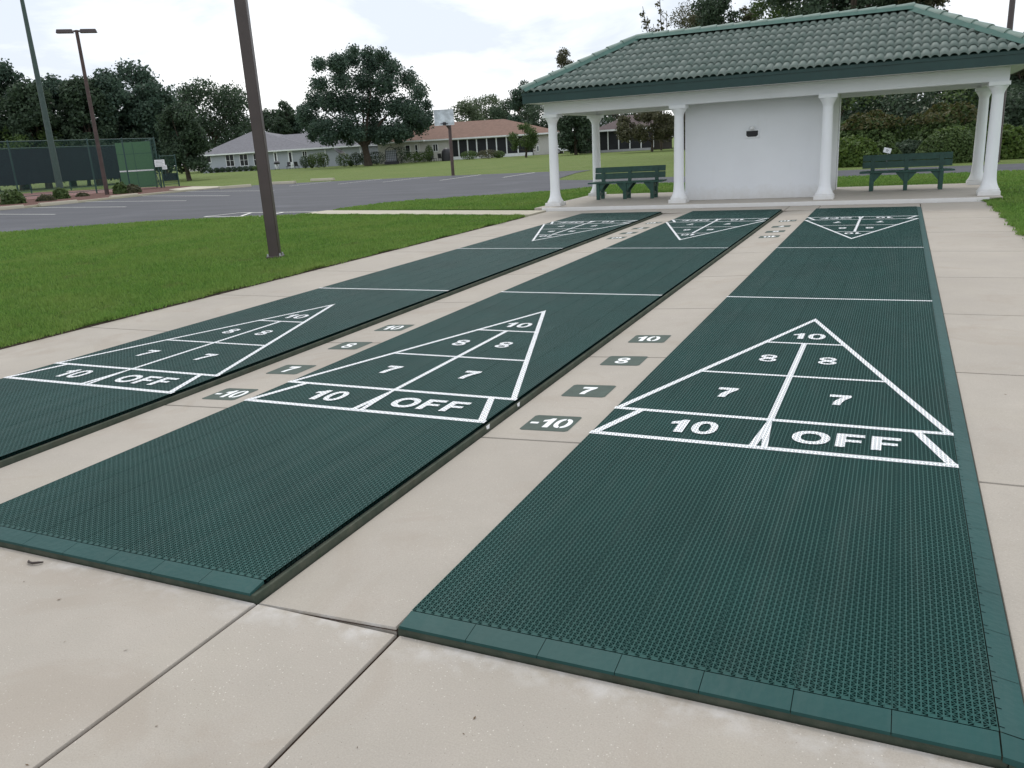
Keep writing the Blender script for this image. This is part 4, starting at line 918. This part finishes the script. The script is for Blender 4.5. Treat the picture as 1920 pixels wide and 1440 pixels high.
for (pa_, pb2, d, rt_, lb, nm) in ((345,412,198,266,'distant house with an orange roof behind the left end of the gray house','distant_house'),(640,690,190,262,'distant pinkish-roofed house behind the right end of the gray house','distant_house'),(1085,1150,165,200,'distant pale-roofed house between the left columns','distant_house')):
    a = np.array(ground(pa_, d)); b = np.array(ground(pb2, d)); h = House(nm, a, b, 9, 2.7, lb, WC, SHO if d > 170 else GREYM); h.walls(0, h.L); c, z = h.loc((pa_+pb2)/2, rt_, 4.5); h.hip(0, h.L, 0, 9, 2.7, c-.8, c+.8, z); h.window(pa_+8, pa_+16, 280, 292)

# garden things by the houses
def ball(px, d, w_, h_, kd, lb, grp, n=900, size=.16):
    x, y = ground(px, d); o = empty('clipped_shrub', (x, y, -.05), 0, lb, 'shrub', grp)
    dv = rng.normal(size=(n, 3)); dv /= np.linalg.norm(dv, axis=1)[:, None]; c = dv*np.array([w_/2, w_/2, h_/2])*(1-.25*rng.random(n)**2)[:, None]+np.array([0, 0, h_/2])
    a = np.cross(dv+rng.normal(size=(n,3))*.5, rng.normal(size=(n, 3))); a /= np.linalg.norm(a, axis=1)[:, None]; b = np.cross(dv, a); a *= size*.5; b *= size*.35
    V = np.empty((n, 4, 3)); V[:, 0] = c-a; V[:, 1] = c-b; V[:, 2] = c+a; V[:, 3] = c+b; np_mesh('foliage', V.reshape(-1, 3), np.arange(4*n).reshape(n, 4), LEAF[kd], o)
    MB().tube([(0,0,0),(0,0,h_*.6)], .05, 5).build('stem', BARK, o); return o
names = ['first','second','third','fourth','fifth','sixth','seventh','eighth','ninth']
for k, px in enumerate((380,391,402,413,424,435,446,457,468)):
    ball(px, 150-k*1.1, 1.0, .8, 'dark', '%s low round shrub from the left along the gray house wall' % names[k], 'low shrubs along the gray house', 400, .18)
for px, w_, h_, lb in ((483,2.2,.9,'wide low shrub left of the near bronze pole by the gray house'),(570,1.6,1.9,'round clipped shrub by the gray house window'),(582,1.0,2.0,'narrow upright shrub right of the gray house window'),(594,2.0,2.2,'bushy green shrub left of the white downspout'),(605,1.8,2.2,'bushy green shrub touching the white downspout'),
                       (643,2.4,1.9,'gray-green shrub under the satellite dish'),(656,.8,.8,'tiny shrub right of the satellite dish'),(666,1.8,1.9,'round clipped shrub at the right corner of the gray house')):
    ball(px, 128+ (612-px)*.07, w_, h_, 'dark' if 'clipped' in lb else 'mid', lb, 'shrubs by the gray house', 800, .18)
for px, d, w_, h_, lb in ((684,124,1.8,2.0,'dark clipped hedge block left of the oak trunk'),(704,121,2.9,1.9,'dark clipped hedge block right of the oak trunk'),(751,121.5,3.0,2.3,'dark round shrub at the left part of the red-roofed house'),(777,120.5,3.4,1.5,'long low green hedge, left half, under the bay windows'),(794,120.5,3.0,1.5,'long low green hedge, right half, by the patio chairs'),(805,120.5,1.2,2.3,'upright pale shrub beside the patio chairs'),(880,118,2.6,1.2,'low shrub in front of the porch left of centre'),(915,118,3.2,1.2,'reddish low shrub in front of the porch'),(935,118,1.8,1.0,'small shrub in front of the right porch screens')):
    ball(px, d, w_, h_, 'dark' if 'dark' in lb else ('brown' if 'reddish' in lb else 'mid'), lb, 'shrubs by the red-roofed house', 900, .17)
# satellite dish
q = at(637, 294, 127); sd_ = empty('satellite_dish', (q[0], q[1], -.05), R(25), 'dark satellite dish tilted up beside the gray house', 'satellite dish')
dm = MB(); dm.lathe([(.02,0),(.35,.04),(.7,.14),(.95,.27),(.97,.27),(.7,.12),(.35,.02),(.03,-.03)], 20); di = dm.build('dish', DARK, sd_, smooth=60); di.location = (0, 0, 1.9); di.rotation_euler = (R(10), R(35), 0)
MB().tube([(0,0,0),(0,0,1.9)], .05, 6).build('mast', GREYM, sd_); MB().tube([(0,0,0),(.1,0,.9)], .02, 5).build('feed_arm', DARK, di)
# patio furniture
def chair(px, d, rz, lb):
    x, y = ground(px, d); c = empty('patio_chair', (x, y, -.05), rz, lb, 'chair', 'dark patio chairs at the houses')
    MB().box(-.28, .28, -.28, .28, .40, .46).build('seat', DARK, c); MB().hexa([(-.28,.25,.46),(.28,.25,.46),(.28,.29,.46),(-.28,.29,.46)], [(-.26,.38,1.05),(.26,.38,1.05),(.26,.42,1.05),(-.26,.42,1.05)]).build('backrest', DARK, c)
    for a, b in ((-.25,-.25),(.25,-.25),(-.25,.25),(.25,.25)): MB().box(a-.02, a+.02, b-.02, b+.02, 0, .4).build('leg', DARK, c)
chair(538, 133, R(20), 'left dark patio chair at the gray house door'); chair(554, 132, R(200), 'right dark patio chair at the gray house door'); chair(813, 120, R(80), 'reclined dark patio chair by the red-roofed house'); chair(826, 120, R(180), 'brown-backed patio chair facing away by the red-roofed house')
x, y = ground(546, 132.5); tb = empty('patio_table', (x, y, -.05), 0, 'small white patio table between two dark chairs at the gray house', 'table'); MB().lathe([(.45,.68),(.46,.70),(.45,.72)], 16).build('tabletop', WHITE, tb)
for a in range(3): MB().tube([(0,0,.68),(.3*math.cos(a*2.1),.3*math.sin(a*2.1),0)], .025, 5).build('leg', WHITE, tb)
x, y = ground(517, 132.5); gr = empty('barbecue_grill', (x, y, -.05), 0, 'dark covered grill in front of the white door of the gray house', 'grill'); MB().lathe([(.1,.8),(.42,.85),(.45,1.05),(.3,1.25),(.05,1.32)], 14).build('lid', DARK, gr)
for a in range(3): MB().tube([(0,0,.9),(.4*math.cos(a*2.1),.4*math.sin(a*2.1),0)], .03, 5).build('leg', DARK, gr)
x, y = ground(838, 119.5); cv = empty('covered_grill', (x, y, -.05), R(20), 'tall black covered grill at the left end of the porch', 'grill'); MB().lathe([(.75,0),(.78,.9),(.72,1.3),(.5,1.6),(.1,1.75)], 10).build('cover', DARK, cv)
x, y = ground(733, 119); tr_ = empty('garden_trellis', (x, y, -.05), R(20), 'dark arched garden trellis planter at the left wall of the red-roofed house', 'trellis')
m = MB().tube([(-.75,0,0),(-.75,0,1.9),(-.4,0,2.15),(0,0,2.3),(.4,0,2.15),(.75,0,1.9),(.75,0,0)], .05, 6)
for k in range(5): m.tube([(-.5+.25*k,0,.3),(-.5+.25*k,0,2.0)], .025, 5); m.tube([(-.7,0,.5+.3*k),(.7,0,.5+.3*k)], .02, 5)
m.build('frame', DARK, tr_); MB().box(-.95, .95, -.3, .3, 0, .4).build('planter', DARK, tr_)
MB().box(-.7, .7, .05, .09, .4, 1.85).build('panel', WG, tr_)

# parked cars behind the hedges
CARW = plain('white_car_paint', (.75, .77, .8), .25, .03, spec=.6, bump=0)
def car(px, d, rz, lb):
    x, y = ground(px, d); c = empty('parked_car', (x, y, -.05), rz, lb, 'car', 'white cars parked beyond the hedges')
    prof = [(-2.2,.35),(2.2,.35),(2.25,.75),(1.3,.92),(.7,1.42),(-1.1,1.45),(-1.8,1.0),(-2.25,.95)]; n = len(prof)
    m = MB(); m.add([(a, s*(.86 if z < 1 else .68), z) for s in (-1, 1) for a, z in prof], [tuple(range(n)), tuple(range(2*n-1, n-1, -1))]+[(i, n+i, n+(i+1)%n, (i+1)%n) for i in range(n)]); m.build('body', CARW, c, bev=.06)
    w_ = MB(); 
    for s in (-1, 1): w_.add([(1.05,s*.85,.98),(.66,s*.72,1.34),(-1.0,s*.72,1.36),(-1.45,s*.85,1.0)], [(0,1,2,3)])
    w_.build('side_window', BLACK, c, smooth=0)
    for a in (-1.35, 1.35):
        for s in (-1, 1):
            wh = MB().lathe([(.1,-.1),(.32,-.1),(.33,0),(.32,.1),(.1,.1)], 16).build('wheel', DARK, c); wh.rotation_euler = (R(90), 0, 0); wh.location = (a, s*.82, .33)
            MB().lathe([(.19,-.11),(.19,.11)], 10).build('rim', GREYM, wh)
car(683, 140, R(-30), 'white car behind the hedge, left of the oak trunk'); car(705, 145, R(10), 'white car behind the hedge, right of the oak trunk'); car(1063, 125, R(30), 'white car seen between the two left columns')

# ---------------------------------------------------------------- grass blades
from mathutils.geometry import intersect_point_tri_2d
def inside(P, loop):
    x, y = P[:, 0], P[:, 1]; r = np.zeros(len(P), bool)
    for (x1, y1), (x2, y2) in zip(loop, loop[1:]+loop[:1]):
        if y1 == y2: continue
        c = ((y1 > y) != (y2 > y)) & (x < (x2-x1)*(y-y1)/(y2-y1)+x1); r ^= c
    return r
def blades(name, loop, bbox, dens, label, d0=9., hh=.045, edges=()):
    x0, x1, y0, y1 = bbox; n = int((x1-x0)*(y1-y0)*dens); P = np.stack([rng.uniform(x0, x1, n), rng.uniform(y0, y1, n)], 1)
    d = np.hypot(P[:, 0]-CAM[0], P[:, 1]-CAM[1]); keep = inside(P, loop) & (rng.random(n) < np.minimum(1, (d0/d)**1.7)); P = P[keep]; d = d[keep]
    for (ax, ay, bx, by, k) in edges:
        t_ = rng.random(k); q = np.stack([ax+(bx-ax)*t_+rng.normal(size=k)*.03*(1+np.sin(t_*71)*np.sin(t_*23)), ay+(by-ay)*t_+rng.normal(size=k)*.022], 1); P = np.concatenate([P, q]); d = np.concatenate([d, np.hypot(q[:, 0]-CAM[0], q[:, 1]-CAM[1])])
    n = len(P); a = rng.uniform(0, 2*PI, n); cl = .5+.5*np.sin(P[:, 0]*2.1+1.7*np.sin(P[:, 1]*1.3))*np.sin(P[:, 1]*1.9+1.3*np.sin(P[:, 0]*1.1+2)); cl2 = .5+.5*np.sin(P[:, 0]*9+2*np.sin(P[:, 1]*6))*np.sin(P[:, 1]*8+1.5*np.sin(P[:, 0]*5)); hh = hh*(.55+.6*cl+.45*cl2*cl2)
    w_ = (.0035+.0007*np.maximum(0, d-6))*(.7+.6*rng.random(n)); h = hh*(.5+.8*rng.random(n)); ln = .9*h*rng.random(n); b = rng.uniform(0, 2*PI, n)
    V = np.zeros((n, 3, 3)); z = -.013
    V[:, 0] = np.stack([P[:, 0]-np.cos(a)*w_, P[:, 1]-np.sin(a)*w_, np.full(n, z)], 1); V[:, 1] = np.stack([P[:, 0]+np.cos(a)*w_, P[:, 1]+np.sin(a)*w_, np.full(n, z)], 1)
    V[:, 2] = np.stack([P[:, 0]+np.cos(b)*ln, P[:, 1]+np.sin(b)*ln, z+h], 1)
    o = np_mesh(name, V.reshape(-1, 3), np.arange(3*n).reshape(n, 3), BLADE, nper=3); tag(o, label, 'grass', None, 'stuff'); return n
nb = blades('grass', LAWN, (-24, -7.1, -1, 15.3), 3200, 'short bright green mown grass of the left lawn', edges=((-7.13,-1,-7.13,13.3,6500),(-7.1,13.3,-14.9,15.2,3000)))
nb += blades('grass', LAWN2, (-15, 7, 5, 24.9), 1800, 'mown grass around and behind the pavilion', d0=11, edges=((2.2,6,2.2,14.6,9000),(2.1,14.78,2.44,14.9,900),(2.44,14.9,2.44,19,2500),(-7.6,15.3,-7.6,18.9,2500),(-7.6,18.92,2.6,18.97,5000)))
print('blades', nb)

lt = MB()
for k in range(90):
    x, y = random.uniform(-7, 2.2), random.uniform(-3, 8)
    if k < 30: x, y = random.uniform(-4, 1.2), random.uniform(-3.1, -2.1)
    on = G23[0]+.03 < x < G23[1]-.03 or G12[0]+.03 < x < G12[1]-.03 or -7.05 < x < -5.95 or 1.02 < x < 2.1 or y < -2.05
    if not on: continue
    z = (-.046 if y < -2.02 else gapz(*G23)(x, y)+.001 if G23[0] < x < G23[1] else gapz(*G12)(x, y)+.001 if G12[0] < x < G12[1] else -.029 if x < -5.9 else -.025)
    a = random.uniform(0, 6.3); l = random.uniform(.004, .010); w_ = l*random.uniform(.2, .45); c, s_ = math.cos(a), math.sin(a)
    lt.add([(x-c*l,y-s_*l,z+.0005),(x+s_*w_,y-c*w_,z+.002),(x+c*l,y+s_*l,z+.003),(x-s_*w_,y+c*w_,z+.001)], [(0,1,2,3)])
tag(lt.build('leaf_litter', plain('dry_litter', (.10, .065, .035), .9, .5, 40), smooth=0), 'tiny dry leaf and grass bits scattered on the concrete', 'leaf litter', None, 'stuff')
tw_ = MB().tube([(-2.74,-2.075,-.042),(-2.72,-2.09,-.038),(-2.695,-2.092,-.038),(-2.67,-2.08,-.037),(-2.66,-2.065,-.041)], [.003,.005,.0055,.005,.003], 7)
tag(tw_.build('twig', plain('dark_twig', (.05,.04,.035), .9)), 'small curved dark twig on the concrete at the lower left', 'twig')
